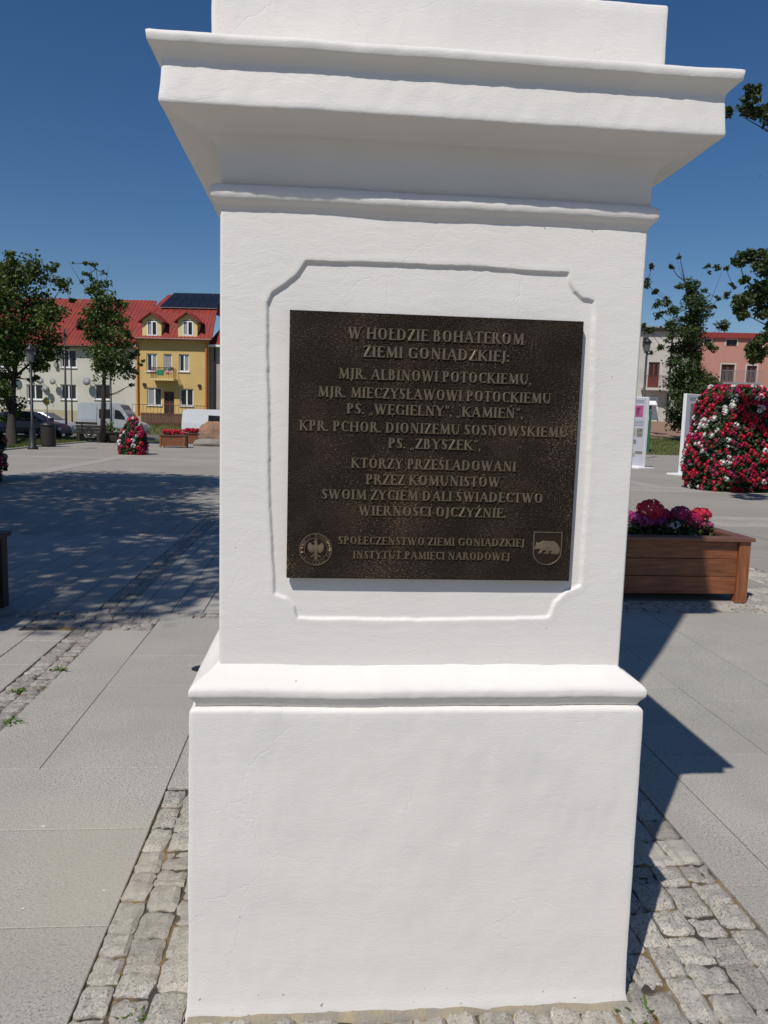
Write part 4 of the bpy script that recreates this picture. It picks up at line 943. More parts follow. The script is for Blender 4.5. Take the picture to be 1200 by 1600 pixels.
for (x0, x1) in ((224.5, 254), (280, 310)):
    a, z0_ = Fy.l(x0, 526); b, z1_ = Fy.l(x1, 497); z0_ = Fy.l(250, 527)[1]; zp = Fy.l(250, 487)[1]; ym = -.30; m_ = (a+b)/2; yb_ = 3.0
    wl = Fy.rect(x0+7.2, 502.5, x1-6.5, 525)
    dm = MB(); zc = wl[3]+.06; zi = zc+.35*(b-a)
    dm.add([(a,ym,z0_),(wl[0],ym,z0_),(wl[0],ym,zc),(a,ym,zc),(wl[1],ym,z0_),(b,ym,z0_),(b,ym,zc),(wl[1],ym,zc),(wl[0],ym,wl[2]),(wl[1],ym,wl[2]),(m_,ym,zi)],
           [(0,1,2,3),(4,5,6,7),(1,4,9,8),(3,2,7,6,10)])
    dm.add([(a,ym,z0_),(a,yb_,z0_),(a,yb_,zc),(a,ym,zc)], [(0,1,2,3)]); dm.add([(b,ym,z0_),(b,yb_,z0_),(b,yb_,zc),(b,ym,zc)], [(3,2,1,0)])
    dmo = dm.build('dormer', M_yeldorm, hy, fix=False)
    g = MB(); o_ = .28
    for s_ in (-1, 1):
        e = a-o_ if s_ < 0 else b+o_
        q_ = [(e, ym-.35, zc-.12), (m_, ym-.35, zi+.12), (m_, yb_+.6, zi+.12), (e, yb_+.6, zc-.12)]
        g.add(q_+[(x, y_, z-.10) for x, y_, z in q_], [(0,1,2,3),(7,6,5,4),(0,4,5,1),(1,5,6,2),(2,6,7,3),(3,7,4,0)])
    g.build('dormer_roof', M_roof, dmo, fix=False)
    wo_ = window(dmo, (wl[0], wl[1], wl[2], wl[3]), y=ym+.06, leafs=2, curtain=(0,), sill=False) if False else None
    w_ = MB(); a2, b2, c2, d2 = wl; y_ = ym+.05; fw = .09
    w_.box(a2, a2+fw, y_-.06, y_, c2, d2); w_.box(b2-fw, b2, y_-.06, y_, c2, d2); w_.box(a2+fw, b2-fw, y_-.06, y_, c2, c2+fw); w_.box(a2+fw, b2-fw, y_-.06, y_, d2-fw, d2); mm = (a2+b2)/2; w_.box(mm-.05, mm+.05, y_-.06, y_, c2+fw, d2-fw)
    w_.build('dormer_window', M_wframe, dmo, fix=False)
    g = MB(); g.box(a2, mm, y_+.002, y_+.01, c2, d2); g.build('pane', M_curt, dmo, fix=False); g = MB(); g.box(mm, b2, y_+.002, y_+.01, c2, d2); g.build('pane', M_glass, dmo, fix=False)
# balcony
ba, bb_, bz0, bz1 = Fy.rect(241.5, 578, 277, 594.5); g = MB(); g.box(ba, bb_, -1.0, -.003, bz0-.02, bz0+.14); g.build('balcony_slab', M_yeldorm, hy, fix=False)
g = MB()
for k in range(15): xx = ba+.03+(bb_-ba-.06)*k/14; g.box(xx-.012, xx+.012, -.98, -.956, bz0+.14, bz0+1.0)
for xx in (ba+.03, bb_-.03):
    for k in range(4): g.box(xx-.012, xx+.012, -.2-.2*k, -.176-.2*k, bz0+.14, bz0+1.0)
g.box(ba, bb_, -1.0, -.94, bz0+1.0, bz0+1.04); g.build('balcony_railing', M_iron, hy, fix=False, kind='stuff')
for k, (xx, s_) in enumerate(((ba+.25, .26), (ba+.6, .2), (bb_-.55, .3), (bb_-.2, .26), (bb_-.1, .2))):
    leaves('balcony_plant', [(xx, -1.05, bz0+.8, s_, s_, s_*1.3)], 900, .09, L_mid if k % 2 else M_pink, hy, 'stuff', 30+k)
gx, gz = Fy.l(256, 583); g = MB(); g.box(gx-.25, gx+.3, -1.06, -1.0, gz-.25, gz+.2); g.build('green_cloth', M_cloth, hy, fix=False)
for xx in (.20, W_-.12): g = MB(); g.tube([(xx, -.42, ev-.1), (xx, -.12, ev-.5), (xx, -.12, 0)], .07 if xx < 1 else .09, 8); g.build('downpipe', M_orange, hy, fix=False)
g = MB(); g.tube([(-.3, -.55, ev-.06), (W_+.4, -.55, ev-.06)], .08, 8); g.build('gutter', M_bframe, hy, fix=False)
g = MB(); g.box(0, W_, -.04, -.003, Fy.l(290, 529.8)[1]-.25, ev-.02); g.build('eaves_board', M_yeldorm, hy, fix=False)
for (x, y) in ((226, 601), (312, 603)): a, z = Fy.l(x, y); g = MB(); g.box(a-.12, a+.12, -.16, -.003, z-.12, z+.12); g.build('wall_lamp', M_dwood, hy, fix=False)
# terrace with railing and brown board fence in front of it
fx0, fz0 = Fy.l(226, 667); fx1, fz1 = Fy.l(290, 646.5)
fn = thing('board_fence', 'low reddish brown board fence in front of the yellow house', 'fence', Fy.o + Fy.d*0 - Fy.n*1.6 + Vector((0, 0, -.1)), Fy.rot)
nb_ = 26
for k in range(nb_):
    u = fx0+.3+(fx1-fx0+.1)*k/nb_; g = MB(); g.box(0, (fx1-fx0)/nb_-.02, 0, .03, 0, fz1+.10+random.uniform(-.02, .02)); g.build('fence_board', M_brownf, fn, loc=(u, random.uniform(-.01, .01), 0), fix=False)
g = MB(); g.box(fx0+.2, fx1+.45, .03, .08, fz1-.1, fz1-.02); g.box(fx0+.2, fx1+.45, .03, .08, .25, .33); g.build('fence_rail', M_brownf, fn, fix=False, kind='stuff')
rl = thing('railing', 'thin metal railing on the terrace beside the yellow house door', 'railing', Fy.o - Fy.n*1.1, Fy.rot)
g = MB(); zb = Fy.l(270, 646)[1]-.3; zt_ = zb+.95
for k in range(22): u = .1+k*.30; g.box(u-.01, u+.01, 0, .02, zb, zt_)
g.box(.1, 6.5, -.01, .03, zt_, zt_+.04); g.build('bars', M_iron, rl, fix=False, kind='stuff')
g = MB(); g.box(0, 6.6, .05, 1.05, -.3, zb); g.build('terrace', M_plinth, rl, fix=False)

# --- pinkish grey house on the right of the yellow one
Fg = Fac(326, 668, 64, 0.05, z0=0.45)
hg = thing('grey_house', 'greyish pink house with red roof, mostly hidden behind the pedestal, right of the yellow house', 'house', Fg.o + Fg.n*.3, Fg.rot)
eg = Fg.l(335, 540)[1]; wr = Fg.rect(345, 560, 360, 590)
M_gp = mat('greyish_pink_render', (0.42, 0.36, 0.33), .9, (.36, .31, .29), .8)
facade(hg, .06, 12, 0, eg, [wr, (wr[0], wr[1], wr[2]-3.2, wr[3]-3.2), (wr[0]+3, wr[1]+3, wr[2], wr[3])], M_gp)
for q_ in (wr, (wr[0], wr[1], wr[2]-3.2, wr[3]-3.2), (wr[0]+3, wr[1]+3, wr[2], wr[3])): window(hg, q_)
roof_plane(hg, [(-.15, -.5, eg), (12.3, -.5, eg), (12.3, 5, eg+4.4), (1.6, 5, eg+4.4)]); 
g = MB(); g.box(-.1, 12, -.55, -.1, eg-.12, eg+.06); g.build('white_eaves', M_wframe, hg, fix=False)
g = MB(); g.tube([(.45, -.1, eg-.1), (.45, -.1, 0)], .07, 8); g.build('downpipe', M_dwood, hg, fix=False)

# --- beige building (right)
zb0 = 2.05
Fb = Fac(940, 664, 62, 0.06, z0=zb0)
hb = thing('beige_building', 'plain beige flat roofed building with a red brown balcony door, left of the pink building', 'house', Fb.o, Fb.rot)
bw = Fb.l(1086, 600)[0]; bt = Fb.l(1030, 517)[1]
bd = Fb.rect(1011.5, 566, 1031.5, 605.5); gd = Fb.rect(1007, 620, 1024, 659); ex = Fb.rect(968, 566, 986, 600)
facade(hb, 0, bw, -.5, bt, [bd, gd, ex], M_beige)
window(hb, bd, leafs=2, frame=M_bframe, sill=False, name='balcony_door', fw=.16); window(hb, ex, leafs=2, frame=M_bframe)
g = MB(); a, b, c, d = bd; g.box(a+.1, b-.1, .08, .11, c, c+.9); g.build('door_panel', M_bframe, hb, fix=False)
a, b, c, d = gd; g = MB(); g.box(a+.01, b+.25, -.06, -.01, c, d-.01); g.build('doorway', M_wframe, hb, fix=False)
g = MB(); g.box(a+.02, a+(b-a)*.62, -.09, -.062, c+(d-c)*.35, d-.55); g.build('dark_opening', M_dwood, hb, fix=False)
a2 = Fb.rect(1008.5, 622.5, 1023, 632.5); g = MB(); g.add([(a2[0], -.02, a2[3]), (a2[1], -.02, a2[3]), (a2[1], -.9, a2[2]), (a2[0], -.9, a2[2])], [(0,1,2,3)]); g.add([(a2[0], -.02, a2[3]-.05), (a2[1], -.02, a2[3]-.05), (a2[1], -.9, a2[2]-.05), (a2[0], -.9, a2[2]-.05)], [(3,2,1,0)]); g.build('awning', M_wframe, hb, fix=False)
a3 = Fb.rect(1001, 607, 1041, 609); g = MB(); g.box(a3[0], a3[1], -.95, -.003, a3[2]-.05, a3[3]); g.build('balcony_slab', M_beige, hb, fix=False)
g = MB()
for k in range(18): xx = a3[0]+.04+(a3[1]-a3[0]-.08)*k/17; g.box(xx-.01, xx+.01, -.93, -.91, a3[3], a3[3]+.95)
g.box(a3[0], a3[1], -.95, -.9, a3[3]+.95, a3[3]+.99); g.build('balcony_railing', M_bframe, hb, kind='stuff', fix=False)
g = MB(); g.box(-.2, bw+.1, -.35, .3, bt, bt+.22); g.build('parapet', M_dwood, hb, fix=False); g = MB(); g.box(-.2, bw+.1, -.3, 9, bt+.22, bt+.34); g.build('roof', M_grey, hb, fix=False)
xx = Fb.l(1047.5, 560)[0]; g = MB(); g.tube([(xx, -.1, bt), (xx, -.1, -.3)], .07, 8); g.build('downpipe', M_dwood, hb, fix=False)
g = MB(); a4 = Fb.l(1004, 535); g.box(a4[0], a4[0]+.35, -.4, -.003, a4[1]-.3, a4[1]+.4); g.build('wall_lamp', M_iron, hb, fix=False)
# --- pink building
Fp = Fac(1086, 668, 62, 0.06, z0=zb0)
hp = thing('pink_building', 'pink building with dark red roof edge and pale window surrounds, behind the big flower tower', 'house', Fp.o - Fp.n*.25, Fp.rot)
pt = Fp.l(1140, 524)[1]; upw = [Fp.rect(1132.5, 531.5, 1150, 541.5), Fp.rect(1098, 530.5, 1110, 540.5)]; fl = [Fp.rect(1123.5, 570, 1146.5, 597), Fp.rect(1163, 572, 1181, 599)]
dxp = fl[1][0]-fl[0][0]; upw += [(upw[0][0]+dxp*k*1.0, upw[0][1]+dxp*k*1.0, upw[0][2], upw[0][3]) for k in (1, 2, 3)]
fl += [(fl[1][0]+dxp*k, fl[1][1]+dxp*k, fl[1][2], fl[1][3]) for k in (1, 2)]
gf = [(h[0]-.1, h[1]+.1, h[2]-3.3, h[3]-3.1) for h in fl]
facade(hp, 0, 16, -.5, pt, upw+fl+gf, M_pinkw)
for h in upw: window(hp, h, leafs=2, frame=M_bframe, sill=False, fw=.07)
for h in fl: window(hp, h, leafs=2, frame=M_bframe, sill=False, fw=.14)
for h in gf: window(hp, h, leafs=2, frame=M_wframe, sill=False, fw=.10)
for (a, b, c, d) in upw+fl+gf:
    g = MB(); g.box(a-.11, a, -.03, -.002, c, d+.11); g.box(b, b+.11, -.03, -.002, c, d+.11); g.box(a, b, -.03, -.002, d, d+.11); g.build('surround', M_beige, hp, fix=False)
g = MB(); g.box(-.15, 16.2, -.22, -.003, pt-.28, pt+.16); g.build('roof_edge', M_redband, hp, fix=False)
g = MB(); g.box(-.1, 16.1, -.002, 9, pt, pt+.2); g.build('roof', M_redband, hp, fix=False)
a5, b5 = fl[0][0]-.2, fl[1][1]+.2; zz = fl[0][2]-.05; g = MB(); g.box(a5, b5, -.9, -.04, zz-.15, zz); g.build('balcony_slab', M_grey, hp, fix=False)
g = MB()
for k in range(30): xx = a5+.04+(b5-a5-.08)*k/29; g.box(xx-.01, xx+.01, -.88, -.86, zz, zz+.95)
g.box(a5, b5, -.9, -.85, zz+.95, zz+.99); g.build('balcony_railing', M_grey, hp, kind='stuff', fix=False)

# ================================================================ TREES
tree('leafy tree with dark lower crown at the left edge, in front of the cream house', gp(17, 697), [(0,445,28),(25,435,20),(62,428,20),(88,440,14),(92,425,8),(20,478,30),(55,475,26),(95,492,16),(40,520,28),(75,540,22),(0,535,30),(-5,590,20),(8,632,15),(50,568,13),(75,560,10),(112,470,6),(115,500,9),(-40,470,45),(-50,540,45),(-30,600,25),(30,410,10),(5,412,12),(80,505,22),(25,560,20),(12,610,13),(2,655,10),(78,575,7),(45,590,8)],
     38, L_mid, [(18,650),(22,590),(30,520),(40,460)], .22, [(1,0,560,.09),(3,90,450,.07),(2,80,520,.08),(3,0,440,.07),(2,-30,500,.09)],   .18, 1300, 11, depth=1.2, clump=.36)
tree('slim leafy tree with bare twigs on top, left of the yellow house', gp(160, 691.5), [(155,448,12),(165,468,17),(152,488,18),(172,492,19),(190,500,10),(160,520,22),(180,528,20),(146,525,12),(163,555,20),(185,560,17),(198,478,5),(170,580,18),(196,573,12),(207,553,9),(151,573,9),(205,590,6),(200,601,4),(213,582,5),(225,568,5),(135,411,4),(150,414,5),(160,427,4),(137,430,5),(126,440,4),(148,455,8),(140,434,5),(118,414,2),(180,470,10),(202,522,8),(205,540,7),(150,505,12)],
     37, L_mid, [(161,660),(162,620),(163,570),(161,520),(157,470),(150,420)], .15, [(4,190,500,.04),(3,205,560,.04),(3,150,575,.03),(5,137,415,.025),(5,108,408,.02),(5,168,412,.02),(4,196,470,.03),(2,205,600,.02)], .155, 1500, 12, depth=.6, clump=.36)
tree('tall tree with sparse wispy branches and an ivy-covered trunk, in front of the beige building', tuple(at(1073, 672, 47.5)[:2])+(terrain(15, 47.5)-.05,),
     [(1075,448,10),(1085,455,9),(1060,450,7),(1078,475,17),(1090,490,14),(1085,505,17),(1072,520,14),(1088,530,15),(1075,545,17),(1090,555,12),(1052,565,12),(1070,575,22),(1095,590,18),(1060,600,18),(1085,610,24),(1110,600,12),(1060,628,20),(1088,640,24),(1050,615,10),(1045,648,9),(1105,635,16),(1072,655,20),
      (1015,440,7),(1012,420,5),(1030,453,5),(1055,414,5),(1054,405,3),(1108,416,5),(1109,426,3),(1125,415,6),(1128,422,5),(1140,447,5),(1135,460,6),(1040,470,8),(1020,478,7),(1048,488,9),(1025,495,7),(1120,478,6),(1122,466,4),(1100,455,4),(1045,512,11),(1020,516,7),(1012,505,5),(1032,543,6),(1105,540,8),(1115,547,6),(1018,553,4),(1120,508,7),(1130,513,7),(1040,530,7),(1105,480,6),(1050,545,8),(1070,500,8)],
     47.5, L_dark, [(1076,640),(1078,590),(1080,540),(1079,490),(1070,440),(1061,395)], .22, [(3,1105,480,.05),(3,1128,425,.035),(3,1015,515,.03),(4,1030,450,.03),(3,1140,495,.02),(3,1045,470,.04),(5,1055,410,.015),(3,1020,545,.02)], .17, 1700, 13, depth=.8, clump=.36)
q_ = [(1163,158,9),(1152,163,7),(1175,165,9),(1185,172,10),(1198,185,10),(1176,180,8),(1200,168,8),(1215,180,14),(1230,170,18),(1168,150,6),
      (1172,402,9),(1183,395,9),(1195,400,10),(1178,420,9),(1192,425,14),(1173,433,6),(1196,448,12),(1184,445,7),(1188,465,12),(1200,480,12),(1160,466,8),(1150,476,9),(1168,480,8),(1142,485,6),(1146,495,6),(1158,492,6),(1172,495,6),(1185,492,6),(1198,515,10),(1186,528,9),(1176,540,8),(1168,548,8),(1163,556,7),(1180,552,8),(1196,560,8)]
q_ = [(a_, b2_, c_*1.25) for a_, b2_, c_ in q_]; Y = 12.5; b_ = at(1420, 800, Y); base_ = (b_.x, Y, 0.0)
ex_ = [(b_.x+dx_, Y+dy_, z_, r_, r_, r_*.8) for dx_, dy_, z_, r_ in ((-.3,0,4.0,.9),(.6,1.2,5.0,1.5),(.3,.8,6.3,1.2),(1.2,-1.2,6.5,1.6),(.2,1.8,7.6,1.6),(2.2,.5,5,1.6),(1,2.5,6,1.5),(.4,-.6,3.1,.7),(.1,.3,5.4,.7))]
tree('large dark leafed tree reaching in from the right edge, branches over the flower tower', base_, q_, Y, L_dark, [(1400, 560), (1380, 420), (1370, 250), (1365, 150)], .20,
     [(1,1160,490,.035),(1,1170,550,.03),(2,1190,400,.04),(3,1165,178,.03),(2,1200,520,.04)], .085, 4200, 14, depth=.35, extra=ex_, clump=.34)
# two trees left of the frame whose shade falls over the plaza
for (x, y, h, sd2, bl) in ((-8.6, 1.6, 9.6, 41, [(0,0,0,2.2),(-1.2,1.4,.7,1.8),(1.4,1.2,-.2,1.5),(1.0,-1.3,.5,1.4),(-.6,2.8,0,1.7),(1.5,2.6,.5,1.3),(-2,-.5,-.3,1.6),(0.3,-2.6,.2,1.1),(2.3,-2.0,0,1.5),(3.1,-.6,.3,1.3),(3.0,1.2,.4,1.4),(2.6,-3.2,-.2,.8)]),
                        (-9.3, 8.0, 9.8, 42, [(0,0,0,2.3),(1.8,.6,.5,1.6),(-.8,1.8,.6,1.8),(1.2,-1.5,0,1.5),(2.6,1.3,.3,1.2),(-2,-.6,-.4,1.7),(.8,2.2,.3,1.4),(3.0,-.4,1.3,.9)])):
    t = thing('tree', 'broad leafy tree left of the plaza, '+('nearer the camera, beside the dark planter' if y < 5 else 'further back, beside the shaded flower tower'), 'tree', (x, y, 0), 0, 'trees shading the left of the plaza')
    g = MB(); g.tube([(0,0,-.1),(0.1,0,2.5),(0,.2,5),(.1,.1,8.5)], [.28,.22,.18,.08], 10); g.build('trunk', M_bark, t, smooth=True)
    for (bx, by, bz, br_) in bl: g = MB(); g.tube([(0,.2,4.8),(bx*.5,by*.5,6.6),(bx,by,h+bz)], [.1,.06,.02], 6); g.build('limb', M_bark, t, smooth=True)
    leaves('crown', [(bx, by, h+bz, br_, br_, br_*.75) for bx, by, bz, br_ in bl], 1080, .17, L_dark, t, 'stuff', sd2, clump=.22)

wd_ = random.Random(4)
tag(leaves('distant_wood', [(-8+3.4*k, 92+wd_.uniform(-2, 2), 2.2+wd_.uniform(1, 2.6)+1.2*(k > 4), 3.0, 2.5, 3.4+wd_.uniform(-.5, 1.0)) for k in range(11)], 330, .55, L_dark, None, 'stuff', 91, clump=.34), 'distant row of trees closing the square between the left and right houses', 'trees')
# ================================================================ PLANTERS
def planter(label, x0, x1, y0, y1, h, nb=3, mt=M_wood, post=.10, cat='planter', rot=0, loc=None, group=None, leg=.07):
    cx_, cy_ = (x0+x1)/2, (y0+y1)/2; t = thing('wooden_planter', label, cat, loc or (cx_, cy_, 0), rot, group); W2, D2 = (x1-x0)/2, (y1-y0)/2
    for sx in (-1, 1):
        for sy in (-1, 1): g = MB(); a, b = sx*W2, sx*(W2-post); c, d = sy*D2, sy*(D2-post); g.bbox(min(a,b), max(a,b), min(c,d), max(c,d), 0, h-.02, .004); g.build('post', M_woodv if mt is M_wood else mt, t, fix=False)
    zb_ = leg; bh = (h-.024-zb_)/nb
    for k in range(nb):
        for sy in (-1, 1): g = MB(); y_ = sy*(D2-.030); g.bbox(-W2+post, W2-post, min(y_, y_-sy*.03), max(y_, y_-sy*.03), zb_+k*bh+.003, zb_+(k+1)*bh-.003, .003); g.build('plank', mt, t, fix=False)
        for sx in (-1, 1): g = MB(); x_ = sx*(W2-.030); g.bbox(min(x_, x_-sx*.03), max(x_, x_-sx*.03), -D2+post, D2-post, zb_+k*bh+.003, zb_+(k+1)*bh-.003, .003); g.build('plank', mt, t, fix=False)
    rm = M_wrim if mt is M_wood else mt; o_ = .025; rw = .13
    for sy in (-1, 1): g = MB(); a, b = sy*(D2+o_), sy*(D2+o_-rw); g.bbox(-W2-o_, W2+o_, min(a,b), max(a,b), h-.02, h+.012, .006); g.build('rim_board', rm, t, fix=False)
    for sx in (-1, 1): g = MB(); a, b = sx*(W2+o_), sx*(W2+o_-rw); g.bbox(min(a,b), max(a,b), -D2-o_+rw+.002, D2+o_-rw-.002, h-.02, h+.012, .006); g.build('rim_board', rm, t, fix=False)
    g = MB(); g.box(-W2+.06, W2-.06, -D2+.06, D2-.06, leg+.02, h-.07); g.build('soil', M_soil, t, fix=False)
    return t
planter('brown stained wooden planter with red and magenta flowers, right behind the pedestal', 2.27, 3.485, 4.44, 5.42, .565)
planter('dark wooden planter in the tree shade at the left edge of the plaza', -3.75, -2.655, 3.12, 4.17, .565, mt=M_dwood)
# florets
def floret_head(name, r_, n, fs, mt, seed, flat=.75):
    q = random.Random(seed); g = MB()
    for i in range(n):
        t = math.acos(1-1.55*(i+.5)/n); p = i*2.39996; d = Vector((math.sin(t)*math.cos(p), math.sin(t)*math.sin(p), math.cos(t)))
        c = Vector((d.x*r_, d.y*r_, d.z*r_*flat))*q.uniform(.86, 1.06); a = d.orthogonal().normalized(); b = d.cross(a); ph = q.uniform(0, 6)
        for k in range(5):
            t1 = ph+k*1.2566; m_ = a*math.cos(t1)+b*math.sin(t1); s_ = a*math.cos(t1+1.57)+b*math.sin(t1+1.57)
            g.add([c, c+m_*fs*.6+s_*fs*.42+d*fs*.12, c+m_*fs*1.05+d*fs*.05*q.uniform(-2, 2), c+m_*fs*.6-s_*fs*.42+d*fs*.12], [(0,1,2,3)])
    me = bpy.data.meshes.new(name); me.from_pydata(g.v, [], g.f); me.materials.append(mt); return me
GH = [floret_head('flower_head', .085, 34, .026, m_, 60+i) for i, m_ in enumerate((M_red, M_crim, M_pink, M_wpet))]
def geranium(x, y, z, k, s_, stem_z, label, group):
    t = thing('flowering_plant', label, 'flower', (x, y, stem_z), random.uniform(0, 6), group)
    o = link('flower_head', GH[k], t, loc=(0, 0, z-stem_z), scale=(s_, s_, s_)); o.rotation_euler = (random.uniform(-.3, .3), random.uniform(-.3, .3), 0)
    g = MB(); g.tube([(0, 0, 0), (.01, 0, (z-stem_z)*.6), (0, 0, z-stem_z)], .005, 5); g.build('stem', L_mid, t, fix=False)
    leaves('leaves', [(0, 0, .10, .10, .10, .09)], 4200, .05, L_dark, t, 'stuff', random.randrange(999), flat=1.0)
random.seed(3)
FL = [(1016,796,0,1.10,'tall deep red flower head, highest in the wooden planter'),(1030,806,1,.9,'dark red flower head just below the tallest one in the wooden planter'),
      (998,812,2,.8,'magenta flower head nearest the pedestal in the wooden planter'),(1010,816,2,.85,'magenta flower head under the tall red one in the wooden planter'),(1028,818,2,.9,'large magenta flower head low in the middle of the wooden planter'),(1042,810,2,.85,'magenta flower head right of the tall red one in the wooden planter'),
      (1062,805,1,.95,'dark crimson round flower head in the middle right of the wooden planter'),(1081,812,1,.8,'shaded crimson flower head between two others in the wooden planter'),(1094,806,0,.95,'crimson flower head furthest right and sunlit in the wooden planter'),(1104,822,2,.55,'small magenta flower head hanging at the right end of the wooden planter'),
      (992,820,3,.6,'white flower head nearest the pedestal in the wooden planter'),(1052,822,3,.6,'white flower head low in the middle of the wooden planter'),(1060,815,3,.5,'small white flower head under the dark crimson one in the wooden planter'),(978,808,2,.8,'magenta flower head half hidden behind the pedestal')]
for (x, y, k, s_, lb) in FL:
    p = at(x, y, random.uniform(4.72, 5.2)); geranium(p.x, p.y, p.z, k, s_*1.3, .50, lb, 'flowers in the wooden planter')
bush = tag(leaves('leafy_bedding', [(2.95, 4.95, .56, .42, .34, .10), (2.65, 4.9, .58, .22, .3, .10), (3.1, 4.9, .56, .18, .3, .08)], 6000, .055, L_dark, None, 'stuff', 77, flat=1.0, clump=.4), 'low green leaves filling the brown wooden planter', 'foliage')
bush2 = tag(leaves('leafy_bedding', [(-3.2, 3.65, .6, .4, .35, .12)], 2500, .06, L_dark, None, 'stuff', 78, flat=1.0, clump=.4), 'low green leaves in the dark planter at the left edge', 'foliage')

# ================================================================ FLOWER TOWERS
BL = {k: [floret_head('blossom', .060, 9, .034, m_, 80+i*4+j) for j in range(2)] for i, (k, m_) in enumerate((('r', M_red), ('c', M_crim), ('w', M_wpet)))}
def flower_tower(label, loc, prof, nbl, seed, mix, scale=1.0, patches=(), leafsz=.075, nleaf=9000, joined=False, bs=1.0):
    """prof: [(radius, z)] outline of the planted tower"""
    q = random.Random(seed); t = thing('flower_tower', label, 'flower tower', loc)
    g = MB(); g.lathe([(r_*.72, z) for r_, z in prof], 20); g.build('core', M_soil, t, smooth=True)
    H0, H1 = prof[0][1], prof[-1][1]
    def rad(z):
        for (a, b), (c, d) in zip(prof[:-1], prof[1:]):
            if b <= z <= d: return a+(c-a)*(z-b)/(d-b)
        return prof[-1][0]
    n = nleaf; zz = np.array([q.uniform(H0, H1) for _ in range(n)]); aa = np.array([q.uniform(0, 6.283) for _ in range(n)])
    rr_ = np.array([rad(z) for z in zz]); lump = np.array([1+.10*noise.noise(Vector((math.cos(a)*2.2, math.sin(a)*2.2, z*2.2+seed))) for a, z in zip(aa, zz)])
    k_ = rr_*lump*np.array([q.uniform(.74, 1.02) for _ in range(n)])
    topm = np.array([q.random() < .12 for _ in range(n)]); k_ = np.where(topm, rr_*np.sqrt(np.array([q.random() for _ in range(n)]))*.9, k_); zz = np.where(topm, H1-.02, zz); k_ = np.where(topm, prof[-1][0]*np.sqrt(np.array([q.random() for _ in range(n)])), k_)
    P_ = np.stack([k_*np.cos(aa), k_*np.sin(aa), zz], 1); rg = np.random.default_rng(seed)
    out = np.stack([np.cos(aa), np.sin(aa), np.full(n, .7)], 1); up = out+rg.normal(size=(n, 3))*.6; up /= np.linalg.norm(up, axis=1)[:, None]
    a = np.cross(up, rg.normal(size=(n, 3))); a /= np.linalg.norm(a, axis=1)[:, None]; b = np.cross(up, a); s_ = (leafsz*rg.uniform(.6, 1.3, n))[:, None]
    V = np.stack([P_-a*s_*.6, P_+b*s_*.38+up*s_*.1, P_+a*s_*.6, P_-b*s_*.38+up*s_*.1], 1).reshape(-1, 3); i = np.arange(n)*4
    npmesh('foliage', V, np.concatenate([np.stack([i, i+1, i+2], 1), np.stack([i, i+2, i+3], 1)]), L_flower, t, 'stuff')
    JV = {k: MB() for k in 'rcw'}; cnt = 0
    for j in range(nbl):
        z = q.uniform(H0+.04, H1); a_ = q.uniform(0, 6.283)
        if j % 9 == 0: z = H1
        r_ = rad(z)*(1+.10*noise.noise(Vector((math.cos(a_)*2.2, math.sin(a_)*2.2, z*2.2+seed))))
        if z == H1: r_ = prof[-1][0]*math.sqrt(q.random())*1.05; z += .03
        v_ = noise.noise(Vector((math.cos(a_)*1.9+seed, math.sin(a_)*1.9, z*1.6))); u = q.random()
        kind = 'w' if v_ > .26 and u < .7 or u < mix[2]*.3 else ('r' if u < .70 else 'c')
        p = Vector((r_*1.0*math.cos(a_), r_*math.sin(a_), z)); d = Vector((math.cos(a_), math.sin(a_), .45 if z < H1 else 2)).normalized()
        s_ = bs*q.uniform(.5, 1.15); rt = d.to_track_quat('Z', 'Y').to_euler(); me = q.choice(BL[kind])
        front = (p.y < abs(p.x)*.3 or z > H1-.1)
        if not joined and front and cnt < 300: cnt += 1; link('blossom', me, t, loc=p, rot=rt, scale=(s_, s_, s_))
        else:
            mm = Matrix.Translation(p) @ rt.to_matrix().to_4x4() @ Matrix.Scale(s_, 4); JV[kind].add([mm @ v.co for v in me.vertices], [tuple(f.vertices) for f in me.polygons])
    for k, mt in (('r', M_red), ('c', M_crim), ('w', M_wpet)):
        if JV[k].v: JV[k].build('blossoms', mt, t, kind='stuff', fix=False)
    return t
flower_tower('big round tower of red, crimson and white flowers beside the right information board', gp(1138, 765), [(.98, 0.0), (1.08, .3), (1.10, .8), (1.05, 1.3), (.96, 1.7), (.92, 2.1), (.84, 2.35), (.62, 2.55)], 980, 5, (.5, .3, .22), bs=1.0, nleaf=16000, leafsz=.085)
flower_tower('small cone of red and white flowers far off on the plaza before the pale van', gp(208, 710), [(.46, 0), (.52, .15), (.50, .55), (.40, .85), (.26, 1.1), (.12, 1.3)], 150, 8, (.5, .3, .4), leafsz=.08, nleaf=3500, joined=True, bs=1.25)
p_ = gp(-75, 752); flower_tower('dark leafy flower tower cut by the left edge, in tree shade', p_, [(.9, 0), (1.0, .3), (1.0, .8), (.85, 1.3), (.7, 1.7), (.4, 1.9)], 120, 9, (.5, .3, .2), leafsz=.10, nleaf=8000, joined=True)
p_ = gp(1222, 752); flower_tower('flower tower with white blossoms cut by the right edge, behind the big one', (p_.x+.9, p_.y+1.2, 0), [(.8, 0), (.95, .3), (.95, .9), (.8, 1.5), (.5, 1.9)], 200, 12, (.3, .2, 1.0), leafsz=.09, nleaf=5000, joined=True)
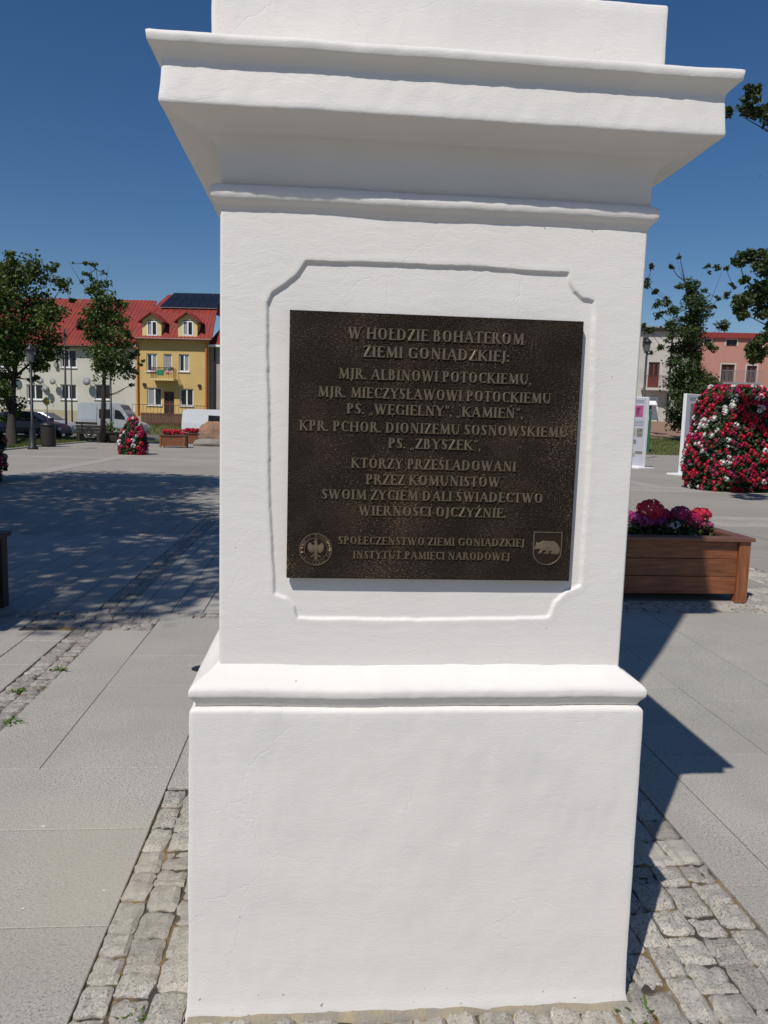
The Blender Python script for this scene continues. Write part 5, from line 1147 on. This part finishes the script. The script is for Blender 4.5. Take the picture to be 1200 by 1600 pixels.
# far planter boxes with red flowers, and the boulder
for (x, y, w_, lb) in ((269, 699.5, 38, 'reddish wooden planter box with red flowers, far off left of the boulder'), (298, 694, 24, 'smaller planter box with red flowers half behind the boulder')):
    p = gp(x, y); s_ = w_*pxm(p.y); t = planter(lb, -s_/2, s_/2, -.45, .45, .56, loc=(p.x, p.y+.45, 0), post=.08)
    t2 = leaves('planter_flowers', [(p.x, p.y+.4, .62, s_*.42, .35, .09)], 1500, .08, L_dark, None, 'stuff', 5); tag(t2, 'green leaves in the '+lb.split(' with')[0]+(' left of the boulder' if x < 280 else ' beside the boulder'), 'foliage')
    g = MB()
    for k in range(46):
        me = random.choice(BL['r']+BL['r']+BL['c']); mm = Matrix.Translation((p.x+random.uniform(-.42, .42)*s_, p.y+random.uniform(0, .8), .62+random.uniform(.02, .16))) @ Matrix.Scale(1.3, 4); g.add([mm @ v.co for v in me.vertices], [tuple(f.vertices) for f in me.polygons])
    tag(g.build('red_flowers', M_red, kind='stuff', fix=False), 'red blossoms on top of the '+('larger far planter box left of the boulder' if x < 280 else 'smaller far planter box beside the boulder'), 'flowers')
p = gp(175, 692); t = planter('small dark planter tub with a green plant, between the bench and the flower cone', -.3, .3, -.3, .3, .5, mt=M_dwood, loc=(p.x, p.y+.3, 0), post=.06)
tag(leaves('leafy_plant', [(p.x, p.y+.3, .7, .45, .35, .3)], 900, .12, L_mid, None, 'stuff', 15), 'green plant growing in the small dark tub beside the bench', 'plant')
def rock(name, label, loc, sx, sy, sz, mt, seed, sub=4):
    bm = bmesh.new(); bmesh.ops.create_icosphere(bm, subdivisions=sub, radius=1)
    for v in bm.verts:
        d = v.co.normalized(); n_ = noise.fractal(d*1.1+Vector((seed, 0, 0)), 1.0, 2.0, 4)*.28 + noise.noise(d*5+Vector((seed, 2, 1)))*.05
        f_ = 1+n_; c = d*f_; c = Vector((max(-.88, min(.88, c.x)), c.y, max(-.6, min(.84, c.z)))); v.co = (c.x*sx, c.y*sy, (c.z+.55)*sz)
    me = bpy.data.meshes.new(name); bm.to_mesh(me); bm.free(); me.materials.append(mt); me.polygons.foreach_set('use_smooth', [True]*len(me.polygons))
    o = link(name, me, loc=loc); return tag(o, label, 'rock')
p = gp(330, 697); s_ = pxm(p.y)
rock('boulder', 'large reddish granite boulder just left of the pedestal, far off', (p.x+.15, p.y+.9, 0), 29*s_, .8, 27*s_, M_boulder, 3.3)
rock('flat_rock', 'low flat stone lying in front of the reddish boulder', (p.x, p.y, 0), 30*s_, .5, 8*s_, M_flat, 8.1, 3)

# ================================================================ STREET FURNITURE
def lamp(label, loc, h, head=True, r_=.06, base=True, group=None):
    t = thing('street_lamp', label, 'street lamp', loc, 0, group); g = MB()
    prof = [(.20, 0), (.20, .06), (.13, .14), (.11, .7), (.075, .85), (.085, .9), (r_, .95), (r_*.8, h)] if base else [(r_*1.2, 0), (r_, .5), (r_*.7, h)]
    g.lathe(prof, 14); g.build('post', M_iron, t, smooth=True)
    if head:
        g = MB(); g.lathe([(.05, h), (.13, h+.05), (.16, h+.42), (.12, h+.44)], 8); g.build('lantern', M_lant, t)
        g = MB(); g.lathe([(.22, h+.44), (.14, h+.56), (.05, h+.64), (.02, h+.74)], 12); g.build('lantern_cap', M_iron, t, smooth=True)
    return t
p = gp(51.5, 702); lamp('black street lamp post standing on the lawn edge beside the litter bin', (p.x, p.y, 0), 3.35)
p = gp(104, 684); lamp('tall thin dark pole left of the bench, in front of the cream house', (p.x, p.y, terrain(p.x, p.y)), 6.2, head=False, r_=.07, base=False)
p = gp(105.5, 676); lamp('thin dark pole directly behind the tall one, beyond the road', (p.x+.1, 56, terrain(p.x, 56)), 5.2, head=False, r_=.06, base=False)
p = gp(174, 691); lamp('black street lamp post behind the slim tree, right of the bench', (p.x, p.y, 0), 3.6)
p = at(1000.5, 700, 34); lamp('dark street lamp with lantern just right of the pedestal, in front of the beige building', (p.x, p.y, 0), at(1004, 547, 34).z-.1, r_=.06)
# litter bin
p = gp(76, 698); t = thing('litter_bin', 'dark cylindrical litter bin right of the street lamp on the lawn edge', 'litter bin', (p.x, p.y, 0)); g = MB(); g.lathe([(.28, .02), (.30, .1), (.30, .85), (.26, .88)], 16); g.build('body', M_dwood, t)
g = MB(); g.lathe([(.31, .87), (.31, .95), (.2, 1.02), (.05, 1.04)], 16); g.build('lid', M_iron, t, smooth=True)
# bench seen from behind
p = gp(142, 691); t = thing('park_bench', 'dark park bench facing away between the pole and the slim tree', 'bench', (p.x, p.y, 0), R(-8)); s_ = 1.1*1.0
for sx in (-.62, .42): g = MB(); g.box(sx, sx+.16, -.25, .25, 0, .42); g.build('leg', M_dwood, t, fix=False)
for k in range(3): g = MB(); g.box(-.9, .9, -.26+.18*k, -.11+.18*k, .42, .47); g.build('seat_slat', M_dwood, t, fix=False)
for k in range(3): g = MB(); g.box(-.9, -.9+1.8*(.62 if k == 2 else 1), .28, .31, .56+.16*k, .69+.16*k); g.build('back_slat', M_dwood, t, fix=False)
for sx in (-.6, .5): g = MB(); g.box(sx, sx+.05, .24, .28, .4, 1.0 if sx < 0 else .85); g.build('back_support', M_iron, t, fix=False)
# diamond road sign at the left edge
p = gp(5, 690); t = thing('road_sign', 'small yellow diamond road sign on a thin pole at the left edge', 'road sign', (p.x, 42, 0)); zt2 = at(5, 625, 42).z
g = MB(); g.tube([(0, 0, 0), (0, 0, zt2+.2)], .03, 8); g.build('pole', M_alu, t); g = MB(); g.prism([(0, zt2-.28), (.28, zt2), (0, zt2+.28), (-.28, zt2)], -.06, -.04); g.build('sign_plate', M_wframe, t); g = MB(); g.prism([(0, zt2-.2), (.2, zt2), (0, zt2+.2), (-.2, zt2)], -.066, -.0605); g.build('sign_face', M_yelsign, t)
# green posts on the right lawn
for (x, lb) in ((1012.5, 'taller green metal post left on the lawn by the information board'), (1008.5, 'second thinner green post close beside the taller one')):
    p = at(x, 700, 40.5); zt3 = at(x, 643 if x > 1010 else 646, 40.5).z; r_ = .075 if x > 1010 else .045
    g = MB(); g.lathe([(r_, 0), (r_, zt3-.05), (r_*.6, zt3)], 10); o = g.build('green_post', M_green, smooth=False, loc=(p.x, p.y, terrain(p.x, p.y)-.02)); tag(o, lb, 'post')
# information boards
def board(label, loc, rz, W, H, items):
    t = thing('information_board', label, 'information board', loc, rz)
    g = MB(); g.bbox(-W/2, W/2, -.06, .06, .05, H, .006); g.build('panel', M_boardw, t, fix=False)
    g = MB(); g.bbox(-W*.62, W*.62, -.42, .42, 0, .05, .01); g.build('foot_plate', M_boardw, t, fix=False)
    g = MB(); g.box(-W/2+.012, W/2-.012, -.0645, -.0605, .10, H-.03); g.build('printed_sheet', M_print, t, fix=False)
    for (u0_, u1_, v0_, v1_, mt, nm) in items: g = MB(); g.box(-W/2+W*u0_, -W/2+W*u1_, -.069, -.065, H*v0_, H*v1_); g.build(nm, mt, t, fix=False)
    for k in range(2): g = MB(); g.box(-W*.32, W*.32, -.069, -.065, H*(.945-k*.022), H*(.955-k*.022)); g.build('title_line', M_ptext, t, fix=False)
it1 = [(.2,.8,.72,.88,M_ppink,'picture'),(.42,.58,.74,.85,M_ppink,'picture'),(.12,.45,.46,.56,M_ptan,'picture'),(.5,.85,.44,.56,M_pphoto,'picture'),(.12,.5,.34,.40,M_pphoto,'picture'),(.5,.9,.20,.24,M_pphoto,'picture'),(.2,.5,.16,.22,M_ptan,'picture')] + [(.12,.88,.66-.02*k,.667-.02*k,M_ptext,'text_line') for k in range(4)]
it2 = [(.25,.75,.62,.88,M_pphoto,'picture')] + [(.12,.88,.5-.025*k,.508-.025*k,M_ptext,'text_line') for k in range(8)]
p = gp(993, 731); zt4 = at(1003, 620.5, p.y).z; board('white information board with a pink picture and small photographs, next to the pedestal', (p.x, p.y, 0), R(-64), .80, zt4, it1)
p = gp(1075, 742); zt5 = at(1075, 615.5, p.y).z; board('white information board with bright edge, half hidden by the big flower tower', (p.x, p.y, 0), R(30), .95, zt5, it2)
# round cover in the paving beside the pedestal
g = MB(); g.lathe([(.055, -.01), (.055, .004), (.045, .007), (.03, .005), (.028, .009), (.01, .010)], 24)
tag(g.build('ground_light', M_iron, smooth=False, loc=(-.955, 2.64, 0)), 'small round dark ground light set in the slabs left of the pedestal', 'ground light')
# weeds in the joints
random.seed(9)
for (x, y, s_, lb, yl) in ((90, 1047, .055, 'green weed tuft in the sett strip, the largest on the left', 0), (28, 1080, .05, 'green weed tuft at the left edge of the paving', 0), (62, 1076, .04, 'yellowish weed tuft beside the slab edge on the left', 1),
        (116, 1023, .022, 'tiny green weed at the slab corner on the left', 0), (995, 1577, .040, 'green weed at the bottom right corner of the pedestal', 0), (212, 1524, .030, 'yellow moss tuft between the setts at lower left', 1),
        (50, 1058, .03, 'small green weed between the two larger tufts on the left', 0), (178, 976, .02, 'tiny ochre moss tuft at the strip crossing', 1), (208, 1586, .03, 'small green weed at the bottom edge, left of the pedestal', 0), (1076, 1372, .018, 'tiny yellowish weed in the setts right of the pedestal', 1), (1108, 1524, .022, 'ochre moss tuft in the sett joint at lower right', 1), (1160, 1452, .018, 'small ochre moss tuft by the slab edge at lower right', 1), (20, 1128, .045, 'low weed tuft at the left edge, nearest of the sett strip weeds', 0), (140, 985, .03, 'small green weed where the sett strips cross', 0)):
    p = gp(x, y); g = MB()
    for k in range(60):
        a = random.uniform(0, 6.28); l = s_*random.uniform(.4, 1.2); w_ = s_*.10; cx_, cy_ = random.gauss(0, s_*.35), random.gauss(0, s_*.35); d = Vector((math.cos(a), math.sin(a), 0)); n_ = Vector((-d.y, d.x, 0)); b = Vector((cx_, cy_, -.01)); m_ = b+d*l*.4+Vector((0,0,l*.55)); e = b+d*l*.9+Vector((0,0,l*random.uniform(.3, .9)))
        g.add([b-n_*w_*.4, b+n_*w_*.4, m_+n_*w_, e, m_-n_*w_], [(0,1,2,4),(4,2,3)])
    o = g.build('weed', mat('moss_ochre', (.24,.16,.03), .9, trans=.2) if yl else mat('weed_green', (.10,.17,.02), .7, trans=.3), loc=(p.x, p.y, -.012), fix=False, kind='stuff'); tag(o, lb, 'weed')
# slender waste chips (white droppings / grit) on the slabs
for (x, y, r_, lb) in ((68, 1291, .006, 'white speck on the slab at the left, the largest of three'), (163, 1392, .0035, 'small white speck near the setts at lower left'), (36, 1420, .004, 'small white speck on the lower left slab')):
    p = gp(x, y); g = MB(); g.lathe([(r_, 0), (r_*.8, .0012), (r_*.2, .0016)], 9); o = g.build('white_speck', M_wpet, loc=(p.x, p.y, .0012)); o.scale = (1.5, .8, 1); tag(o, lb, 'speck')

# ================================================================ VEHICLES
def vehicle(name, label, cat, loc, rz, L, W, stations, pm, wheels, wr, side_win, wind, rear=None, extra=()):
    """stations: (x, z_bottom, z_belt, z_roof, half width at belt, half width at roof)"""
    t = thing(name, label, cat, loc, rz); g = MB(); n = 10
    for (x, zb_, zl, zr_, wb, wt) in stations:
        zm = (zb_+zl)/2
        ring = [(-wb*.90, zb_), (-wb, zb_+.12), (-wb*1.015, zm), (-wb, zl), (-wt, zr_-.03*(zr_ > zl+.05)), (-wt*.8, zr_+.012), (wt*.8, zr_+.012), (wt, zr_-.03*(zr_ > zl+.05)), (wb, zl), (wb*1.015, zm), (wb, zb_+.12), (wb*.90, zb_)]
        n = len(ring); g.v += [(x, y_, z) for y_, z in ring]
    fs = []
    for i in range(len(stations)-1):
        for k in range(n): j = (k+1) % n; fs.append((i*n+k, (i+1)*n+k, (i+1)*n+j, i*n+j))
    fs.append(tuple(range(n))); fs.append(tuple((len(stations)-1)*n+k for k in range(n-1, -1, -1))); g.f += fs; g.m += [0]*len(fs)
    bd_ = g.build('body', pm, t, smooth=False)
    def interp(x):
        for a, b in zip(stations[:-1], stations[1:]):
            if a[0] <= x <= b[0]: u = (x-a[0])/(b[0]-a[0]) if b[0] > a[0] else 0; return [a[k]+(b[k]-a[k])*u for k in range(6)]
        return stations[-1]
    for s_ in (-1, 1):
        for wdw in side_win:                       # (x0b,x0t,x1t,x1b) with fractions belt->roof
            v = []
            for (x, u) in wdw: _, zb_, zl, zr_, wb, wt = interp(x); v.append((x, s_*((wb+(wt-wb)*u)+.012), zl+(zr_-zl)*u))
            c_ = MB(); c_.add(v+[(a, b-s_*.03, c) for a, b, c in v], [tuple(range(len(v)))]+[(i, (i+1) % len(v), len(v)+(i+1) % len(v), len(v)+i) for i in range(len(v))]); c_.build('side_window', M_glass, t)
        for wx in wheels:
            c_ = MB(); yw = s_*(W/2-.09); pr = [(wr*.62, -.10), (wr*.95, -.10), (wr, -.06), (wr, .06), (wr*.95, .10), (wr*.62, .10)]; c_.lathe(pr, 20); c_.v = [(wx+a, yw+c*1.0+s_*.02, wr+b) for a, b, c in c_.v]; wh = c_.build('wheel', M_tyre, t)
            c_ = MB(); c_.lathe([(wr*.62, .0), (wr*.60, .105), (wr*.5, .09), (wr*.15, .10)], 14); c_.v = [(wx+a, yw+s_*c+s_*.02, wr+b) for a, b, c in c_.v]; c_.build('rim', M_alu, wh)
        x_, zb_, zl, zr_, wb, wt = stations[-2]
        c_ = MB(); c_.box(x_-.12, x_+.10, s_*wb-.22*(s_ > 0)-.005, s_*wb+.22*(s_ < 0)+.005, zl-.20, zl-.03); c_.build('headlight', M_light, t)
        c_ = MB(); a, b = side_win[-1][0][0], 0; xm_ = side_win[-1][-1][0]-.05; q2 = interp(xm_); c_.bbox(xm_-.05, xm_+.14, min(s_*(q2[4]+.02), s_*(q2[4]+.22)), max(s_*(q2[4]+.02), s_*(q2[4]+.22)), q2[2]+.02, q2[2]+.20, .03); c_.build('mirror', pm, t)
    for (xa_, xb_, nm) in wind:
        a, b = interp(xa_), interp(xb_); v = [(xa_, -a[5]*.93, a[3]), (xa_, a[5]*.93, a[3]), (xb_, b[5]*.93, b[3]), (xb_, -b[5]*.93, b[3])]
        nrm = (Vector(v[1])-Vector(v[0])).cross(Vector(v[3])-Vector(v[0])).normalized(); 
        if nrm.z < 0: nrm = -nrm
        v = [Vector(p)+nrm*.03 for p in v]; c_ = MB(); c_.add(v+[p-nrm*.03 for p in v], [(0,1,2,3),(0,4,5,1),(1,5,6,2),(2,6,7,3),(3,7,4,0)]); c_.build(nm, M_wind, t)
    for (x0, x1, z0, z1, mt, nm) in extra:
        q2 = interp((x0+x1)/2); 
        for s_ in (-1, 1): c_ = MB(); yy_ = q2[4]*1.015; c_.box(x0, x1, min(s_*(yy_-.01), s_*(yy_+.008)), max(s_*(yy_-.01), s_*(yy_+.008)), z0, z1); c_.build(nm, mt, t, fix=False)
    xe = stations[-1]; c_ = MB(); c_.bbox(xe[0]-.06, xe[0]+.05, -W/2*.86, W/2*.86, .28, .50, .03); c_.build('front_bumper', M_grey if name == 'van' else pm, t)
    xe = stations[0]; c_ = MB(); c_.bbox(xe[0]-.05, xe[0]+.05, -W/2*.9, W/2*.9, .28, .50, .03); c_.build('rear_bumper', M_grey if name == 'van' else pm, t)
    return t
van_st = [(0,.32,1.25,2.0,.90,.80),(.05,.28,1.25,2.26,.95,.86),(.3,.28,1.25,2.36,.96,.86),(3.0,.28,1.25,2.38,.96,.85),(3.35,.28,1.25,2.28,.96,.83),(3.75,.28,1.22,1.80,.95,.80),(4.15,.28,1.16,1.20,.93,.84),(4.8,.28,1.02,1.03,.90,.82),(5.0,.30,.92,.93,.84,.74),(5.06,.35,.70,.72,.78,.70)]
p = gp(129, 684); sv = 106.5*pxm(47.5)/5.06
V_ = vehicle('van', 'pale silver high roofed van parked behind the slim tree in front of the cream house', 'van', (at(128, 684, 47).x, 47.2, .02), -YAW-.03, 5.06, 1.95, van_st, P_van, (.95, 4.15), .34,
    [[(1.75,.05),(1.75,.62),(2.65,.62),(2.65,.05)],[(2.95,.05),(2.98,.62),(3.35,.60),(3.95,.05)]], [(3.38,4.1,'windscreen')], extra=[(.1,4.9,.62,.66,M_grey,'side_strip'),(2.84,2.86,.4,2.2,M_grey,'door_seam'),(1.55,1.57,.4,2.2,M_grey,'door_seam')])
V_.scale = (sv*.90, sv, sv*1.0)
st2 = [(0,.35,.95,1.55,.80,.66),(.06,.28,1.0,1.78,.84,.72),(.4,.28,1.0,1.84,.86,.73),(2.2,.28,1.0,1.85,.86,.72),(2.7,.28,1.0,1.74,.86,.70),(3.3,.28,1.0,1.10,.85,.72),(4.0,.28,.90,.92,.82,.72),(4.2,.32,.72,.74,.74,.66)]
V2 = vehicle('van', 'small white delivery van parked behind the boulder, partly hidden by the pedestal', 'van', (at(287, 680, 46).x, 46.6, .02), -YAW-.03, 4.2, 1.75, st2, P_white, (.75, 3.4), .31,
    [[(1.65,.05),(1.65,.6),(2.4,.6),(2.4,.05)],[(2.5,.05),(2.5,.6),(2.7,.6),(3.15,.05)]], [(2.72,3.28,'windscreen')], extra=[(.1,4.0,.5,.54,M_grey,'side_strip')])
car_st = [(0,.38,.78,.80,.76,.66),(.08,.28,.84,.86,.84,.70),(.35,.24,.90,.98,.87,.66),(.95,.22,.92,1.36,.88,.62),(1.5,.22,.92,1.45,.88,.63),(2.2,.22,.92,1.44,.88,.62),(2.5,.22,.92,1.38,.88,.61),(3.2,.22,.90,.95,.88,.72),(3.9,.24,.78,.80,.86,.74),(4.15,.28,.66,.68,.80,.70),(4.22,.34,.50,.52,.72,.64)]
cw = [[(.62,.05),(.98,.75),(1.45,.85),(1.45,.05)],[(1.53,.05),(1.53,.85),(2.3,.85),(2.3,.05)],[(2.38,.05),(2.38,.8),(2.5,.8),(3.0,.05)]]
vehicle('car', 'dark blue hatchback parked in tree shade at the left edge, nearest of the two cars', 'car', (at(-18, 690, 42).x, 42.3, .02), -YAW-.02, 4.22, 1.76, car_st, P_blue, (.75, 3.35), .31, cw, [(2.52,3.15,'windscreen'),(.92,.4,'rear_window')])
vehicle('car', 'silver grey car parked behind the dark blue one, its bonnet showing in the sun', 'car', (at(10, 688, 46).x, 46.3, .02), -YAW-.02, 4.22, 1.76, car_st, P_silver, (.75, 3.35), .31, cw, [(2.52,3.15,'windscreen'),(.92,.4,'rear_window')])
p = at(1182, 668, 56); vehicle('car', 'pale car on the far street at the right edge, behind the flower tower', 'car', (p.x, p.y, terrain(p.x, p.y)+.02), -YAW, 4.22, 1.76, car_st, P_white, (.75, 3.35), .31, cw, [(2.52,3.15,'windscreen'),(.92,.4,'rear_window')])
